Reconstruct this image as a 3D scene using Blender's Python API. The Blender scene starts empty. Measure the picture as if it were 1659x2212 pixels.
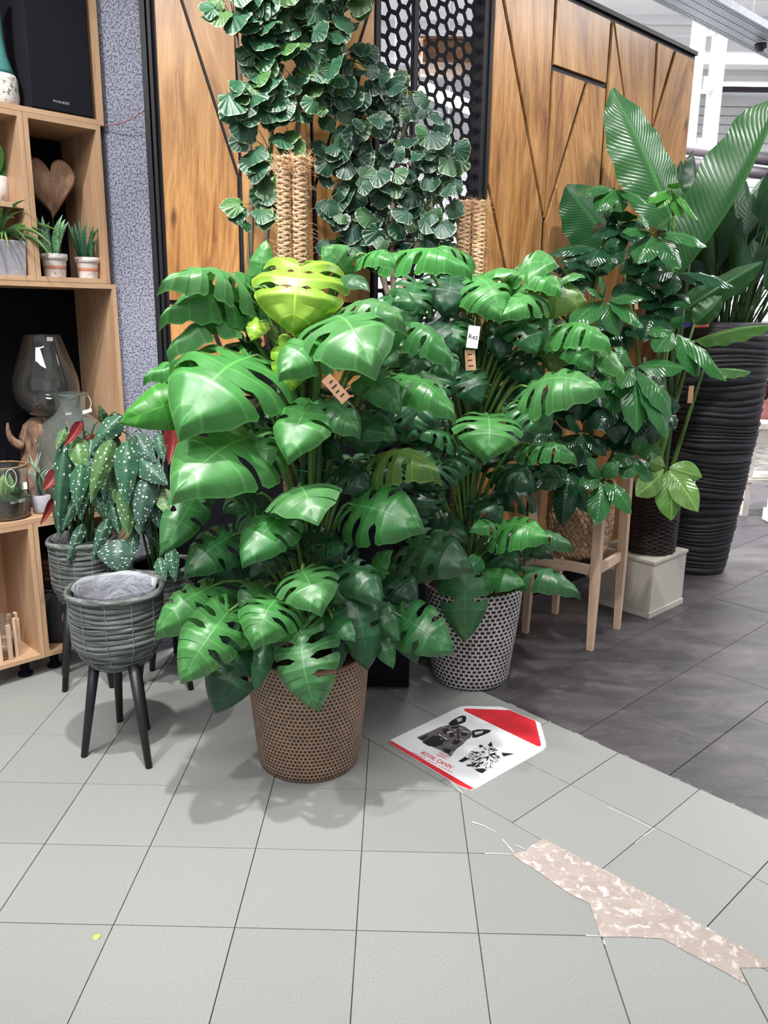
import bpy, math, random
import numpy as np
from mathutils import Vector, Matrix

random.seed(7)
SC = bpy.context.scene
COL = SC.collection
# ------------------------------------------------------------------ camera
FPX, PITCH, ROLL, CAMH = 1718.8, .24185, .01339, 1.4672
cp, sp = math.cos(PITCH), math.sin(PITCH)
_r, _u = Vector((1, 0, 0)), Vector((0, sp, cp))
FW = Vector((0, cp, -sp))
RT = _r * math.cos(ROLL) + _u * math.sin(ROLL)
UP = -_r * math.sin(ROLL) + _u * math.cos(ROLL)
CAM = Vector((0, 0, CAMH))
cd = bpy.data.cameras.new('camera')
cd.sensor_fit = 'VERTICAL'; cd.sensor_height = 36.0; cd.sensor_width = 27.0
cd.lens = FPX / 2212 * 36.0
cd.clip_start = .05; cd.clip_end = 100
cam = bpy.data.objects.new('camera', cd); COL.objects.link(cam)
cam.matrix_world = Matrix((
    (RT.x, UP.x, -FW.x, CAM.x), (RT.y, UP.y, -FW.y, CAM.y), (RT.z, UP.z, -FW.z, CAM.z), (0, 0, 0, 1)))
SC.camera = cam
# ------------------------------------------------------------------ world + lights
wd = bpy.data.worlds.new('hall_light'); SC.world = wd; wd.use_nodes = True
bg = wd.node_tree.nodes['Background']
bg.inputs[0].default_value = (.93, .96, 1, 1); bg.inputs[1].default_value = .36

def area(name, loc, size, power, target=None, col=(1, 1, 1)):
    l = bpy.data.lights.new(name, 'AREA'); l.shape = 'RECTANGLE'; l.size, l.size_y = size; l.energy = power; l.color = col
    o = bpy.data.objects.new(name, l); COL.objects.link(o); o.location = loc
    if target: o.rotation_euler = (Vector(target) - Vector(loc)).to_track_quat('-Z', 'Y').to_euler()
    return o
def spot(name, loc, target, power, ang=70, blend=.6, rad=.05, col=(1, .985, .955)):
    l = bpy.data.lights.new(name, 'SPOT'); l.energy = power; l.spot_size = math.radians(ang); l.spot_blend = blend
    l.shadow_soft_size = rad; l.color = col
    o = bpy.data.objects.new(name, l); COL.objects.link(o); o.location = loc
    o.rotation_euler = (Vector(target) - Vector(loc)).to_track_quat('-Z', 'Y').to_euler()
    return o
# ceiling luminaires of the shop: long rows overhead, track spots aimed at the display, and one added fill
area('tube_row_front', (-1.2, .7, 3.95), (2.6, .5), 52)
area('tube_row_camera', (-.9, -.9, 3.95), (3.5, .5), 62)
area('tube_row_aisle', (3.9, 4.2, 3.95), (.5, 4.5), 95)
area('tube_row_hall', (3.5, 7.6, 3.95), (5, .6), 250)
area('fill_behind_screen', (.2, 5.6, 3.95), (2.4, .5), 260)  # added fill that brightens the hall seen through the hexagon screen
spot('track_spot_one', (-.55, 1.75, 3.7), (-.35, 2.5, 1.0), 230, 62)
spot('track_spot_two', (-1.6, 1.3, 3.6), (-1.0, 2.9, 1.2), 120, 70)
spot('track_spot_three', (.9, 1.7, 3.7), (.95, 3.7, 1.6), 150, 62)
SC.view_settings.view_transform = 'Standard'; SC.view_settings.look = 'None'
SC.view_settings.gamma = 1; SC.view_settings.use_curve_mapping = False
SC.view_settings.exposure = .84

# ------------------------------------------------------------------ photo geometry helpers
def ray(x, y): return FW + RT * ((x - 829.5) / FPX) - UP * ((y - 1106) / FPX)
def at(x, y, Y):
    d = ray(x, y); return CAM + d * (Y / d.y)
def fl(x, y, z=0):
    d = ray(x, y); return CAM + d * ((z - CAMH) / d.z)
def onplane(x, y, p0, n):
    d = ray(x, y); return CAM + d * ((p0 - CAM).dot(n) / d.dot(n))
def pxm(px, Y):                       # metres spanned by px pixels at ground depth Y (eye level)
    return px * Y * 1.03 / FPX

# ------------------------------------------------------------------ object helpers
ORG = {}
def thing(name, label, cat, loc=(0, 0, 0), group=None, kind=None):
    o = bpy.data.objects.new(name, None); COL.objects.link(o); o.location = loc
    o.empty_display_size = .05
    if kind: o['kind'] = kind
    if label: o['label'] = label
    if cat: o['category'] = cat
    if group: o['group'] = group
    ORG[o.name] = Vector(loc)
    return o
def tag(o, label=None, cat=None, group=None, kind=None):
    if label: o['label'] = label
    if cat: o['category'] = cat
    if group: o['group'] = group
    if kind: o['kind'] = kind
    return o
def org(o):
    return ORG.get(o.name, Vector((0, 0, 0))) if o else Vector((0, 0, 0))

class MB:
    def __init__(s): s.v = []; s.f = []; s.uv = []; s.m = []; s.sm = []
    def face(s, idx, uvs=None, mi=0, smooth=False):
        s.f.append(tuple(idx)); s.uv.append(uvs or [(0, 0)] * len(idx)); s.m.append(mi); s.sm.append(smooth)
    def box(s, c, size, ax=None, mi=0):
        c = Vector(c); a = ax or (Vector((1, 0, 0)), Vector((0, 1, 0)), Vector((0, 0, 1)))
        h = [x / 2 for x in size]; b = len(s.v)
        for i in (-1, 1):
            for j in (-1, 1):
                for k in (-1, 1): s.v.append(c + a[0] * (i * h[0]) + a[1] * (j * h[1]) + a[2] * (k * h[2]))
        for q, (d0, d1) in (((0, 1, 3, 2), (1, 2)), ((4, 6, 7, 5), (1, 2)), ((0, 4, 5, 1), (0, 2)), ((2, 3, 7, 6), (0, 2)), ((0, 2, 6, 4), (0, 1)), ((1, 5, 7, 3), (0, 1))):
            uv = []
            for i in q:
                l = ((1 if i & 4 else -1) * h[0], (1 if i & 2 else -1) * h[1], (1 if i & 1 else -1) * h[2])
                # u across the short side, v along the long side
                p, r = (d0, d1) if size[d1] >= size[d0] else (d1, d0)
                uv.append((l[p] + c.x, l[r] + c.z))
            s.face([b + i for i in q], uv, mi)
        return s
    def prism(s, poly, z0, z1, mi=0, uvf=None, tf=None, bevel=0):
        """poly: 2-d points; extruded z0..z1 in local frame, tf maps (x,y,z)->world"""
        tf = tf or (lambda x, y, z: Vector((x, y, z))); uvf = uvf or (lambda x, y: (x, y))
        n = len(poly); b = len(s.v)
        top = poly
        if bevel:
            top = inset(poly, bevel)
            if len(top) != n: top = poly
        for p in poly: s.v.append(tf(p[0], p[1], z0))
        for p in poly: s.v.append(tf(p[0], p[1], z1 - bevel))
        if bevel:
            for p in top: s.v.append(tf(p[0], p[1], z1))
        s.face(range(b + n - 1, b - 1, -1), [uvf(*p) for p in reversed(poly)], mi)
        L = 2 if bevel else 1
        s.face(range(b + L * n, b + L * n + n), [uvf(*p) for p in top], mi)
        for l in range(L):
            for i in range(n):
                j = (i + 1) % n
                s.face((b + l * n + i, b + l * n + j, b + (l + 1) * n + j, b + (l + 1) * n + i), [uvf(*poly[i]), uvf(*poly[j])] + [uvf(*poly[j]), uvf(*poly[i])], mi)
        return s
    def tube(s, pts, rad, n=8, mi=0, caps=True, smooth=True, closed=False):
        pts = [Vector(p) for p in pts]; N = len(pts)
        if not hasattr(rad, '__len__'): rad = [rad] * N
        b = len(s.v); prev = None; dist = 0
        for i, p in enumerate(pts):
            if closed: t = pts[(i + 1) % N] - pts[i - 1]
            else: t = pts[min(i + 1, N - 1)] - pts[max(i - 1, 0)]
            t = t.normalized() if t.length > 1e-9 else Vector((0, 0, 1))
            if prev is None:
                a = Vector((0, 0, 1)) if abs(t.z) < .9 else Vector((1, 0, 0))
                x = t.cross(a).normalized()
            else: x = (prev - t * prev.dot(t)).normalized()
            y = t.cross(x); prev = x
            for k in range(n):
                an = 2 * math.pi * k / n
                s.v.append(p + (x * math.cos(an) + y * math.sin(an)) * rad[i])
        M = N if closed else N - 1
        for i in range(M):
            i2 = (i + 1) % N
            for k in range(n):
                k2 = (k + 1) % n
                s.face((b + i * n + k, b + i * n + k2, b + i2 * n + k2, b + i2 * n + k), [(k / n, i / N), ((k + 1) / n, i / N), ((k + 1) / n, (i + 1) / N), (k / n, (i + 1) / N)], mi, smooth)
        if caps and not closed:
            s.face([b + k for k in range(n - 1, -1, -1)], None, mi); s.face([b + (N - 1) * n + k for k in range(n)], None, mi)
        return s
    def lathe(s, prof, c=(0, 0, 0), n=48, mi=0, smooth=True, jit=None, uv=(1, 1), cap=(1, 1)):
        c = Vector(c); b = len(s.v); N = len(prof)
        for i, (r, z) in enumerate(prof):
            for k in range(n):
                an = 2 * math.pi * k / n
                rr, zz = (r, z) if jit is None else jit(r, z, an)
                s.v.append(c + Vector((rr * math.cos(an), rr * math.sin(an), zz)))
        acc = [0]
        for i in range(1, N): acc.append(acc[-1] + math.hypot(prof[i][0] - prof[i - 1][0], prof[i][1] - prof[i - 1][1]))
        for i in range(N - 1):
            for k in range(n):
                k2 = (k + 1) % n
                u0, u1 = k / n * uv[0], (k + 1) / n * uv[0]; v0, v1 = acc[i] * uv[1], acc[i + 1] * uv[1]
                s.face((b + i * n + k, b + i * n + k2, b + (i + 1) * n + k2, b + (i + 1) * n + k), [(u0, v0), (u1, v0), (u1, v1), (u0, v1)], mi, smooth)
        if prof[0][0] > 1e-6 and cap[0]: s.face([b + k for k in range(n - 1, -1, -1)], None, mi)
        if prof[-1][0] > 1e-6 and cap[1]: s.face([b + (N - 1) * n + k for k in range(n)], None, mi)
        return s
    def ball(s, c, r, n=10, mi=0, sq=(1, 1, 1)):
        prof = [(math.sin(math.pi * i / n) * r, -math.cos(math.pi * i / n) * r) for i in range(n + 1)]
        b = len(s.v); s.lathe(prof, (0, 0, 0), n + 4, mi)
        for i in range(b, len(s.v)): s.v[i] = Vector((s.v[i].x * sq[0], s.v[i].y * sq[1], s.v[i].z * sq[2])) + Vector(c)
        return s
    def mesh(s, name, mats, o=Vector((0, 0, 0))):
        me = bpy.data.meshes.new(name)
        me.from_pydata([tuple(Vector(v) - o) for v in s.v], [], s.f)
        ul = me.uv_layers.new(name='UVMap')
        flat = [c for f in s.uv for p in f for c in p]
        ul.data.foreach_set('uv', flat)
        me.polygons.foreach_set('material_index', s.m); me.polygons.foreach_set('use_smooth', s.sm)
        for m in (mats if isinstance(mats, (list, tuple)) else [mats]): me.materials.append(m)
        me.validate(); me.update()
        return me
    def build(s, name, mats, parent=None, color=None, o=None):
        off = Vector(o) if o is not None else org(parent)
        ob = bpy.data.objects.new(name, s.mesh(name, mats, off)); COL.objects.link(ob)
        if parent: ob.parent = parent; ORG[ob.name] = off
        else: ob.location = off; ORG[ob.name] = off
        if color: ob.color = (*color, 1)
        return ob

def inset(poly, d):
    n = len(poly); out = []
    area2 = sum(poly[i][0] * poly[(i + 1) % n][1] - poly[(i + 1) % n][0] * poly[i][1] for i in range(n))
    sg = 1 if area2 > 0 else -1
    for i in range(n):
        p0, p1, p2 = (Vector((*poly[i - 1], 0)), Vector((*poly[i], 0)), Vector((*poly[(i + 1) % n], 0)))
        a = (p1 - p0).normalized(); b = (p2 - p1).normalized()
        na = Vector((-a.y, a.x, 0)) * sg; nb = Vector((-b.y, b.x, 0)) * sg
        den = 1 + na.dot(nb)
        q = p1 + (na + nb) * (d / max(den, .25))
        out.append((q.x, q.y))
    return out
def clip(poly, p, q, keep=1):
    """keep the part of the convex poly left (1) or right (-1) of line p->q"""
    out = []
    def sd(a): return keep * ((q[0] - p[0]) * (a[1] - p[1]) - (q[1] - p[1]) * (a[0] - p[0]))
    for i in range(len(poly)):
        a, b = poly[i], poly[(i + 1) % len(poly)]
        da, db = sd(a), sd(b)
        if da >= 0: out.append(a)
        if (da > 0 > db) or (da < 0 < db):
            t = da / (da - db); out.append((a[0] + (b[0] - a[0]) * t, a[1] + (b[1] - a[1]) * t))
    r = []
    for a in out:
        if not r or math.hypot(a[0] - r[-1][0], a[1] - r[-1][1]) > 1e-4: r.append(a)
    if len(r) > 1 and math.hypot(r[0][0] - r[-1][0], r[0][1] - r[-1][1]) < 1e-4: r.pop()
    return r if len(r) >= 3 else []
def parea(p): return abs(sum(p[i][0] * p[(i + 1) % len(p)][1] - p[(i + 1) % len(p)][0] * p[i][1] for i in range(len(p)))) / 2

# ------------------------------------------------------------------ materials
class NT:
    def __init__(s, name):
        s.m = bpy.data.materials.new(name); s.m.use_nodes = True; s.t = s.m.node_tree
        s.b = s.t.nodes['Principled BSDF']; s.out = s.t.nodes['Material Output']
    def n(s, kind, **kw):
        x = s.t.nodes.new(kind)
        for k, v in kw.items():
            if k.startswith('i_'):
                key = k[2:]; x.inputs[int(key) if key.isdigit() else key].default_value = v
            else: setattr(x, k, v)
        return x
    def l(s, a, b): s.t.links.new(a, b); return s
    def coord(s, which='UV', scale=(1, 1, 1), rot=(0, 0, 0)):
        t = s.n('ShaderNodeTexCoord'); m = s.n('ShaderNodeMapping')
        m.inputs['Scale'].default_value = scale; m.inputs['Rotation'].default_value = rot
        s.l(t.outputs[which], m.inputs['Vector']); return m.outputs[0]
    def noise(s, vec, scale, detail=4, rough=.55, dist=0):
        x = s.n('ShaderNodeTexNoise'); x.inputs['Scale'].default_value = scale; x.inputs['Detail'].default_value = detail
        x.inputs['Roughness'].default_value = rough; x.inputs['Distortion'].default_value = dist
        if vec is not None: s.l(vec, x.inputs['Vector'])
        return x.outputs['Fac']
    def ramp(s, fac, stops):
        x = s.n('ShaderNodeValToRGB'); e = x.color_ramp.elements
        while len(e) < len(stops): e.new(.5)
        for i, (p, c) in enumerate(stops): e[i].position = p; e[i].color = (*c, 1) if len(c) == 3 else c
        s.l(fac, x.inputs[0]); return x.outputs[0]
    def mix(s, fac, a, b, mode='MIX'):
        x = s.n('ShaderNodeMix', data_type='RGBA', blend_type=mode)
        for sock, v in ((x.inputs[0], fac), (x.inputs[6], a), (x.inputs[7], b)):
            if isinstance(v, (int, float)): sock.default_value = v
            elif isinstance(v, tuple): sock.default_value = (*v, 1) if len(v) == 3 else v
            else: s.l(v, sock)
        return x.outputs[2]
    def math(s, op, a, b=0, c=0, clamp=False):
        x = s.n('ShaderNodeMath', operation=op, use_clamp=clamp)
        for i, v in enumerate((a, b, c)):
            if isinstance(v, (int, float)): x.inputs[i].default_value = v
            else: s.l(v, x.inputs[i])
        return x.outputs[0]
    def bump(s, h, strength=.3, dist=.01):
        x = s.n('ShaderNodeBump'); x.inputs['Strength'].default_value = strength; x.inputs['Distance'].default_value = dist
        s.l(h, x.inputs['Height']); s.l(x.outputs[0], s.b.inputs['Normal']); return x.outputs[0]
    def set(s, color=None, rough=None, spec=None, metal=None, **kw):
        if color is not None:
            if isinstance(color, tuple): s.b.inputs['Base Color'].default_value = (*color, 1)
            else: s.l(color, s.b.inputs['Base Color'])
        if rough is not None:
            if isinstance(rough, (int, float)): s.b.inputs['Roughness'].default_value = rough
            else: s.l(rough, s.b.inputs['Roughness'])
        if spec is not None: s.b.inputs['Specular IOR Level'].default_value = spec
        if metal is not None: s.b.inputs['Metallic'].default_value = metal
        for k, v in kw.items(): s.b.inputs[k.replace('_', ' ')].default_value = v
        return s

def plain(name, col, rough=.5, spec=.4, metal=0, noise=.12, scale=25, bump=.05):
    t = NT(name); v = t.coord('Object'); f = t.noise(v, scale)
    c = t.ramp(f, [(.25, tuple(x * (1 - noise) for x in col)), (.75, tuple(min(1, x * (1 + noise)) for x in col))])
    t.set(c, rough, spec, metal)
    if bump: t.bump(f, bump, .003)
    return t.m
def emit(name, col, st):
    t = NT(name); t.set((0, 0, 0), .5); t.b.inputs['Emission Color'].default_value = (*col, 1); t.b.inputs['Emission Strength'].default_value = st
    return t.m
def glass(name, tint=(.95, .98, .97), rough=.0, tw=.985):
    t = NT(name); t.set(tint, rough); t.b.inputs['Transmission Weight'].default_value = tw; t.b.inputs['IOR'].default_value = 1.45
    return t.m
def wood(name, cols, sx=38, sy=3.2, rough=.35, knots=True, spec=.4, bumpk=.12):
    """grain runs along V of the UV map"""
    t = NT(name)
    oi = t.n('ShaderNodeObjectInfo')
    tc = t.n('ShaderNodeTexCoord'); add = t.n('ShaderNodeVectorMath', operation='ADD')
    cmb = t.n('ShaderNodeCombineXYZ'); off = t.math('MULTIPLY', oi.outputs['Random'], 37.0)
    t.l(off, cmb.inputs[0]); t.l(off, cmb.inputs[1]); t.l(tc.outputs['UV'], add.inputs[0]); t.l(cmb.outputs[0], add.inputs[1])
    mp = t.n('ShaderNodeMapping'); mp.inputs['Scale'].default_value = (sx, sy, 1); t.l(add.outputs[0], mp.inputs[0])
    g = t.noise(mp.outputs[0], 1, 6, .62, 1.1)
    mp2 = t.n('ShaderNodeMapping'); mp2.inputs['Scale'].default_value = (sx * .16, sy * .35, 1); t.l(add.outputs[0], mp2.inputs[0])
    g2 = t.noise(mp2.outputs[0], 1, 4, .5, 1.6)
    f = t.math('ADD', t.math('MULTIPLY', g, .55), t.math('MULTIPLY', g2, .5))
    c = t.ramp(f, [(.34, cols[0]), (.46, cols[1]), (.56, cols[2]), (.68, cols[3])])
    if knots:
        mp3 = t.n('ShaderNodeMapping'); mp3.inputs['Scale'].default_value = (7, 2.6, 1); t.l(add.outputs[0], mp3.inputs[0])
        vo = t.n('ShaderNodeTexVoronoi'); vo.inputs['Scale'].default_value = 1; t.l(mp3.outputs[0], vo.inputs['Vector'])
        k = t.ramp(vo.outputs['Distance'], [(.05, (1, 1, 1)), (.14, (0, 0, 0))])
        c = t.mix(k, c, tuple(x * .28 for x in cols[0]))
    t.set(c, rough, spec); t.bump(g, bumpk, .004)
    return t.m

M = {}
M['wall_wood'] = wood('wall_wood', [(.135, .046, .013), (.31, .138, .040), (.44, .215, .070), (.56, .31, .12)], rough=.30, spec=.5)
M['oak'] = wood('oak', [(.34, .19, .105), (.46, .28, .165), (.52, .33, .20), (.58, .39, .245)], sx=55, sy=3, rough=.5, knots=False, bumpk=.05)
M['pine'] = wood('pine', [(.48, .31, .21), (.60, .41, .29), (.66, .47, .34), (.70, .52, .39)], sx=60, sy=4, rough=.5, knots=False, bumpk=.05)
M['teak'] = wood('teak', [(.07, .03, .015), (.17, .085, .045), (.25, .135, .075), (.38, .24, .15)], sx=34, sy=16, rough=.6, bumpk=.9)
M['black_metal'] = plain('black_metal', (.011, .010, .013), .5, .25, 0, .1, 30, .02)
M['black_matte'] = plain('black_matte', (.006, .006, .009), .8, .12)
M['black_leg'] = plain('black_leg', (.013, .013, .016), .45, .4)
M['white_paint'] = plain('white_paint', (.78, .79, .80), .55, .3, 0, .03, 8, .02)
M['hall_wall'] = plain('hall_wall', (.66, .67, .69), .8, .2, 0, .05, 3, .02)
M['ceiling'] = plain('ceiling', (.80, .80, .82), .85, .2, 0, .03, 3, .02)
M['white_wash'] = plain('white_wash', (.62, .57, .52), .7, .2, 0, .15, 14, .1)
M['cream'] = plain('cream', (.56, .52, .46), .6, .3, 0, .06, 8, .02)
M['galv'] = plain('galv', (.30, .335, .38), .45, .5, .25, .2, 40, .03)
M['dark_pipe'] = plain('dark_pipe', (.055, .045, .055), .5, .4)
M['paper_white'] = plain('paper_white', (.82, .82, .80), .7, .2, 0, .03)
M['chip_grey'] = plain('chip_grey', (.42, .40, .38), .9, .1, 0, .3, 60, 0)
M['kraft'] = plain('kraft', (.42, .25, .15), .8, .2, 0, .08)
M['ink'] = plain('ink', (.015, .013, .016), .7, .2, 0, 0)
M['ink_grey'] = plain('ink_grey', (.12, .105, .115), .7, .2, 0, .5, 160, 0)
M['red_print'] = plain('red_print', (.62, .022, .035), .45, .4, 0, .06, 12, 0)
M['sign_white'] = plain('sign_white', (.80, .80, .82), .4, .4, 0, .03, 8, 0)
M['print_grey'] = plain('print_grey', (.50, .49, .54), .5, .3, 0, .1, 30, 0)
M['soil'] = plain('soil', (.035, .022, .014), .95, .1, 0, .6, 120, .6)
M['glass'] = glass('glass')
M['glass_green'] = glass('glass_green', (.88, .97, .93), .0, .93)  # milky diffuse share stands in for bright hall reflections on the jar
M['silver_print'] = plain('silver_print', (.5, .5, .52), .4, .5, .4, .02)
M['speaker_cloth'] = plain('speaker_cloth', (.011, .012, .018), .9, .15, 0, .3, 900, .3)
M['speaker_box'] = plain('speaker_box', (.016, .015, .02), .5, .35)
M['terracotta'] = plain('terracotta', (.50, .23, .16), .8, .2)
M['concrete'] = plain('concrete', (.34, .33, .37), .8, .2, 0, .15, 60, .1)
M['clay_black'] = plain('clay_black', (.022, .022, .026), .62, .35, 0, .2, 14, .1)
M['leather'] = plain('leather', (.28, .15, .11), .6, .3)
M['gourd_orange'] = plain('gourd_orange', (.72, .28, .03), .4)
M['gourd_dark'] = plain('gourd_dark', (.05, .06, .04), .5)
M['purple_card'] = plain('purple_card', (.055, .035, .30), .6)
M['orange_card'] = plain('orange_card', (.62, .13, .05), .6)
M['dried'] = plain('dried', (.075, .03, .035), .9, .1, 0, .4, 60, .2)
M['rose_pot'] = plain('rose_pot', (.32, .12, .12), .6)
M['stem_green'] = plain('stem_green', (.10, .20, .045), .5, .4, 0, .2, 60, .05)
M['stem_dark'] = plain('stem_dark', (.035, .085, .025), .5, .4, 0, .25, 60, .05)
M['stem_brown'] = plain('stem_brown', (.24, .18, .135), .8, .2, 0, .35, 90, .3)
M['stem_red'] = plain('stem_red', (.16, .05, .03), .6)
M['yellow_green'] = plain('yellow_green', (.42, .55, .11), .5, .3, 0, .12, 12, 0)
M['pebble'] = plain('pebble', (.80, .80, .78), .6)
M['tie'] = plain('tie', (.02, .26, .20), .5)
M['cord'] = plain('cord', (.30, .08, .09), .6)
M['rattan'] = plain('rattan', (.30, .18, .09), .8, .2, 0, .5, 70, .4)
M['window_light'] = emit('window_light', (.95, .98, 1), 2.6)
M['lamp_light'] = emit('lamp_light', (1, 1, 1), 9)
M['hall_lamp'] = emit('hall_lamp', (1, .98, .96), 5)

def m_green_tile():
    t = NT('green_tile'); v = t.coord('Object'); oi = t.n('ShaderNodeObjectInfo')
    a = t.noise(v, 300, 2, .6); b = t.noise(v, 3.2, 3)
    c = t.ramp(a, [(.30, (.232, .237, .222)), (.5, (.280, .285, .270)), (.72, (.355, .36, .345))])
    c = t.mix(t.math('MULTIPLY', b, .35), c, (.272, .268, .258))
    br = t.math('MULTIPLY_ADD', oi.outputs['Random'], .07, .965)
    c = t.mix(1.0, c, br, 'MULTIPLY')
    t.set(c, t.math('MULTIPLY_ADD', a, .25, .32), .35); t.bump(a, .05, .002); return t.m
M['green_tile'] = m_green_tile()
def m_dark_tile():
    t = NT('dark_tile'); v = t.coord('Object'); oi = t.n('ShaderNodeObjectInfo')
    add = t.n('ShaderNodeVectorMath', operation='ADD'); t.l(v, add.inputs[0]); t.l(oi.outputs['Location'], add.inputs[1])
    mp = t.n('ShaderNodeMapping'); mp.inputs['Rotation'].default_value = (0, 0, math.radians(-43)); mp.inputs['Scale'].default_value = (1, 2.3, 1); t.l(add.outputs[0], mp.inputs[0])
    a = t.noise(mp.outputs[0], 3.2, 8, .62, .8); b = t.noise(add.outputs[0], 2.2, 3)
    f = t.noise(mp.outputs[0], 12, 8, .75, 1.2)
    c = t.ramp(a, [(.30, (.034, .031, .036)), (.5, (.066, .060, .068)), (.64, (.10, .087, .089)), (.80, (.18, .15, .14))])
    c = t.mix(t.ramp(f, [(.56, (0, 0, 0)), (.74, (.8, .8, .8))]), c, (.16, .145, .145))
    t.set(c, t.math('MULTIPLY_ADD', f, .3, .3), .4); t.bump(f, .12, .003); return t.m
M['dark_tile'] = m_dark_tile()
def m_grout():
    t = NT('grout'); v = t.coord('Object'); f = t.noise(v, 6, 4)
    t.set(t.ramp(f, [(.4, (.12, .11, .10)), (.62, (.24, .23, .215))]), .95, .1); return t.m
M['grout'] = m_grout()
def m_patch():
    t = NT('bare_screed'); v = t.coord('Object')
    f = t.noise(v, 38, 8, .7, .6); g = t.noise(v, 9, 5); s2 = t.noise(t.coord('Object', (30, 190, 1), (0, 0, .8)), 1, 3)
    c = t.ramp(g, [(.3, (.34, .275, .245)), (.7, (.44, .37, .335))])
    c = t.mix(t.ramp(f, [(.52, (0, 0, 0)), (.62, (1, 1, 1))]), c, (.62, .58, .555))
    c = t.mix(t.ramp(s2, [(.62, (0, 0, 0)), (.72, (.5, .5, .5))]), c, (.25, .21, .18))
    t.set(c, .9, .15); t.bump(f, .4, .003); return t.m
M['patch'] = m_patch()
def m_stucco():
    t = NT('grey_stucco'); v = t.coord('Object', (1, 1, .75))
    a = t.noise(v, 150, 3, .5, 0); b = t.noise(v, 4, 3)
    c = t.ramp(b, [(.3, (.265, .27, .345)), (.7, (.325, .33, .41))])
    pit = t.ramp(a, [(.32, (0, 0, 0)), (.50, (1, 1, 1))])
    t.set(t.mix(1.0, c, t.ramp(a, [(.30, (.5, .5, .55)), (.39, (1, 1, 1))]), 'MULTIPLY'), .85, .2); t.bump(pit, 1.0, .006); return t.m  # colour also darkened in the pits, painting in the shade of the dents
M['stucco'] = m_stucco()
def m_brick(name, dark, light, scale, mort, offset, roughn, w=.5, h=.25, metal=0, smooth=.1):
    t = NT(name); v = t.coord('UV')
    b = t.n('ShaderNodeTexBrick'); b.offset = offset; b.inputs['Color1'].default_value = (*dark, 1); b.inputs['Color2'].default_value = (*[x * .6 for x in dark], 1)
    b.inputs['Mortar'].default_value = (*light, 1); b.inputs['Scale'].default_value = scale; b.inputs['Mortar Size'].default_value = mort; b.inputs['Mortar Smooth'].default_value = smooth
    b.inputs['Brick Width'].default_value = w; b.inputs['Row Height'].default_value = h; b.inputs['Bias'].default_value = 0
    n2 = t.noise(v, 5, 4); n3 = t.noise(v, .35, 3)
    add = t.n('ShaderNodeVectorMath', operation='ADD'); t.l(v, add.inputs[0])
    sc = t.n('ShaderNodeVectorMath', operation='SCALE'); nz = t.n('ShaderNodeTexNoise'); nz.inputs['Scale'].default_value = 2; t.l(v, nz.inputs['Vector'])
    sc.inputs['Scale'].default_value = .16; t.l(nz.outputs['Color'], sc.inputs[0]); t.l(sc.outputs[0], add.inputs[1]); t.l(add.outputs[0], b.inputs['Vector'])
    c = t.mix(1.0, b.outputs['Color'], t.ramp(n3, [(.3, (.78, .76, .74)), (.7, (1.1, 1.08, 1.06))]), 'MULTIPLY')
    c = t.mix(1.0, c, t.ramp(n2, [(.3, (.8, .8, .8)), (.7, (1.1, 1.1, 1.1))]), 'MULTIPLY')
    t.set(c, roughn, .4, metal); t.bump(b.outputs['Fac'], .7, .006); return t.m
M['brown_weave'] = m_brick('brown_weave', (.026, .015, .011), (.37, .24, .165), 1, .29, .5, .48, w=1, h=1, smooth=.5)
M['mono_weave'] = m_brick('mono_weave', (.014, .012, .016), (.60, .57, .58), 1, .19, .42, .7, w=1.0, h=.95)
def m_wicker(name, c0, c1, c2, sx=6, sy=900, rough=.55):
    t = NT(name); v = t.coord('UV', (sx, sy, 1)); f = t.noise(v, 1, 5, .6, .25)
    oi = t.n('ShaderNodeObjectInfo')
    c = t.ramp(f, [(.32, c0), (.5, c1), (.68, c2)])
    c = t.mix(1.0, c, t.math('MULTIPLY_ADD', oi.outputs['Random'], .3, .85), 'MULTIPLY')
    t.set(c, rough, .4); t.bump(f, 1.0, .006); return t.m
M['grey_wicker'] = m_wicker('grey_wicker', (.018, .022, .020), (.115, .13, .12), (.28, .30, .285), 2.5, 13)
M['dark_wicker'] = m_wicker('dark_wicker', (.016, .010, .010), (.045, .028, .026), (.105, .07, .062), 8, 5)
M['bamboo'] = m_wicker('bamboo_strip', (.22, .13, .07), (.36, .235, .14), (.47, .33, .21), 3, 9)
M['bamboo_back'] = plain('bamboo_back', (.10, .055, .03), .8)
M['coir'] = m_wicker('coir', (.30, .17, .09), (.56, .36, .215), (.76, .54, .36), 9, 300, .95)
M['fibre'] = plain('fibre', (.58, .36, .21), .9, .1, 0, .3, 200, 0)
def m_ridged():
    t = NT('black_ridged_clay'); v = t.coord('Object', (1, 1, 9)); f = t.noise(v, 7, 6, .6, .4)
    t.set(t.ramp(f, [(.35, (.010, .010, .014)), (.62, (.03, .03, .036)), (.8, (.085, .085, .095))]), .5, .4); t.bump(f, .45, .01); return t.m
M['ridged'] = m_ridged()
def m_liner():
    t = NT('plastic_liner'); v = t.coord('Object'); f = t.noise(v, 14, 4, .6, 1.5)
    t.set((.62, .63, .70), .22, .6); t.b.inputs['Alpha'].default_value = .5; t.bump(f, .8, .02); return t.m
M['liner'] = m_liner()
def m_speckled(name, base, spot_c, scale=22, thr=.5):
    t = NT(name); v = t.coord('Object'); f = t.noise(v, scale, 6, .7)
    t.set(t.ramp(f, [(thr - .04, base), (thr + .04, spot_c)]), .8, .2); t.bump(f, .2, .003); return t.m
M['antique_white'] = m_speckled('antique_white', (.68, .65, .63), (.40, .27, .23), 26, .60)
M['teal_glaze'] = plain('teal_glaze', (.06, .22, .20), .25, .5, 0, .3, 14, .05)
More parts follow.
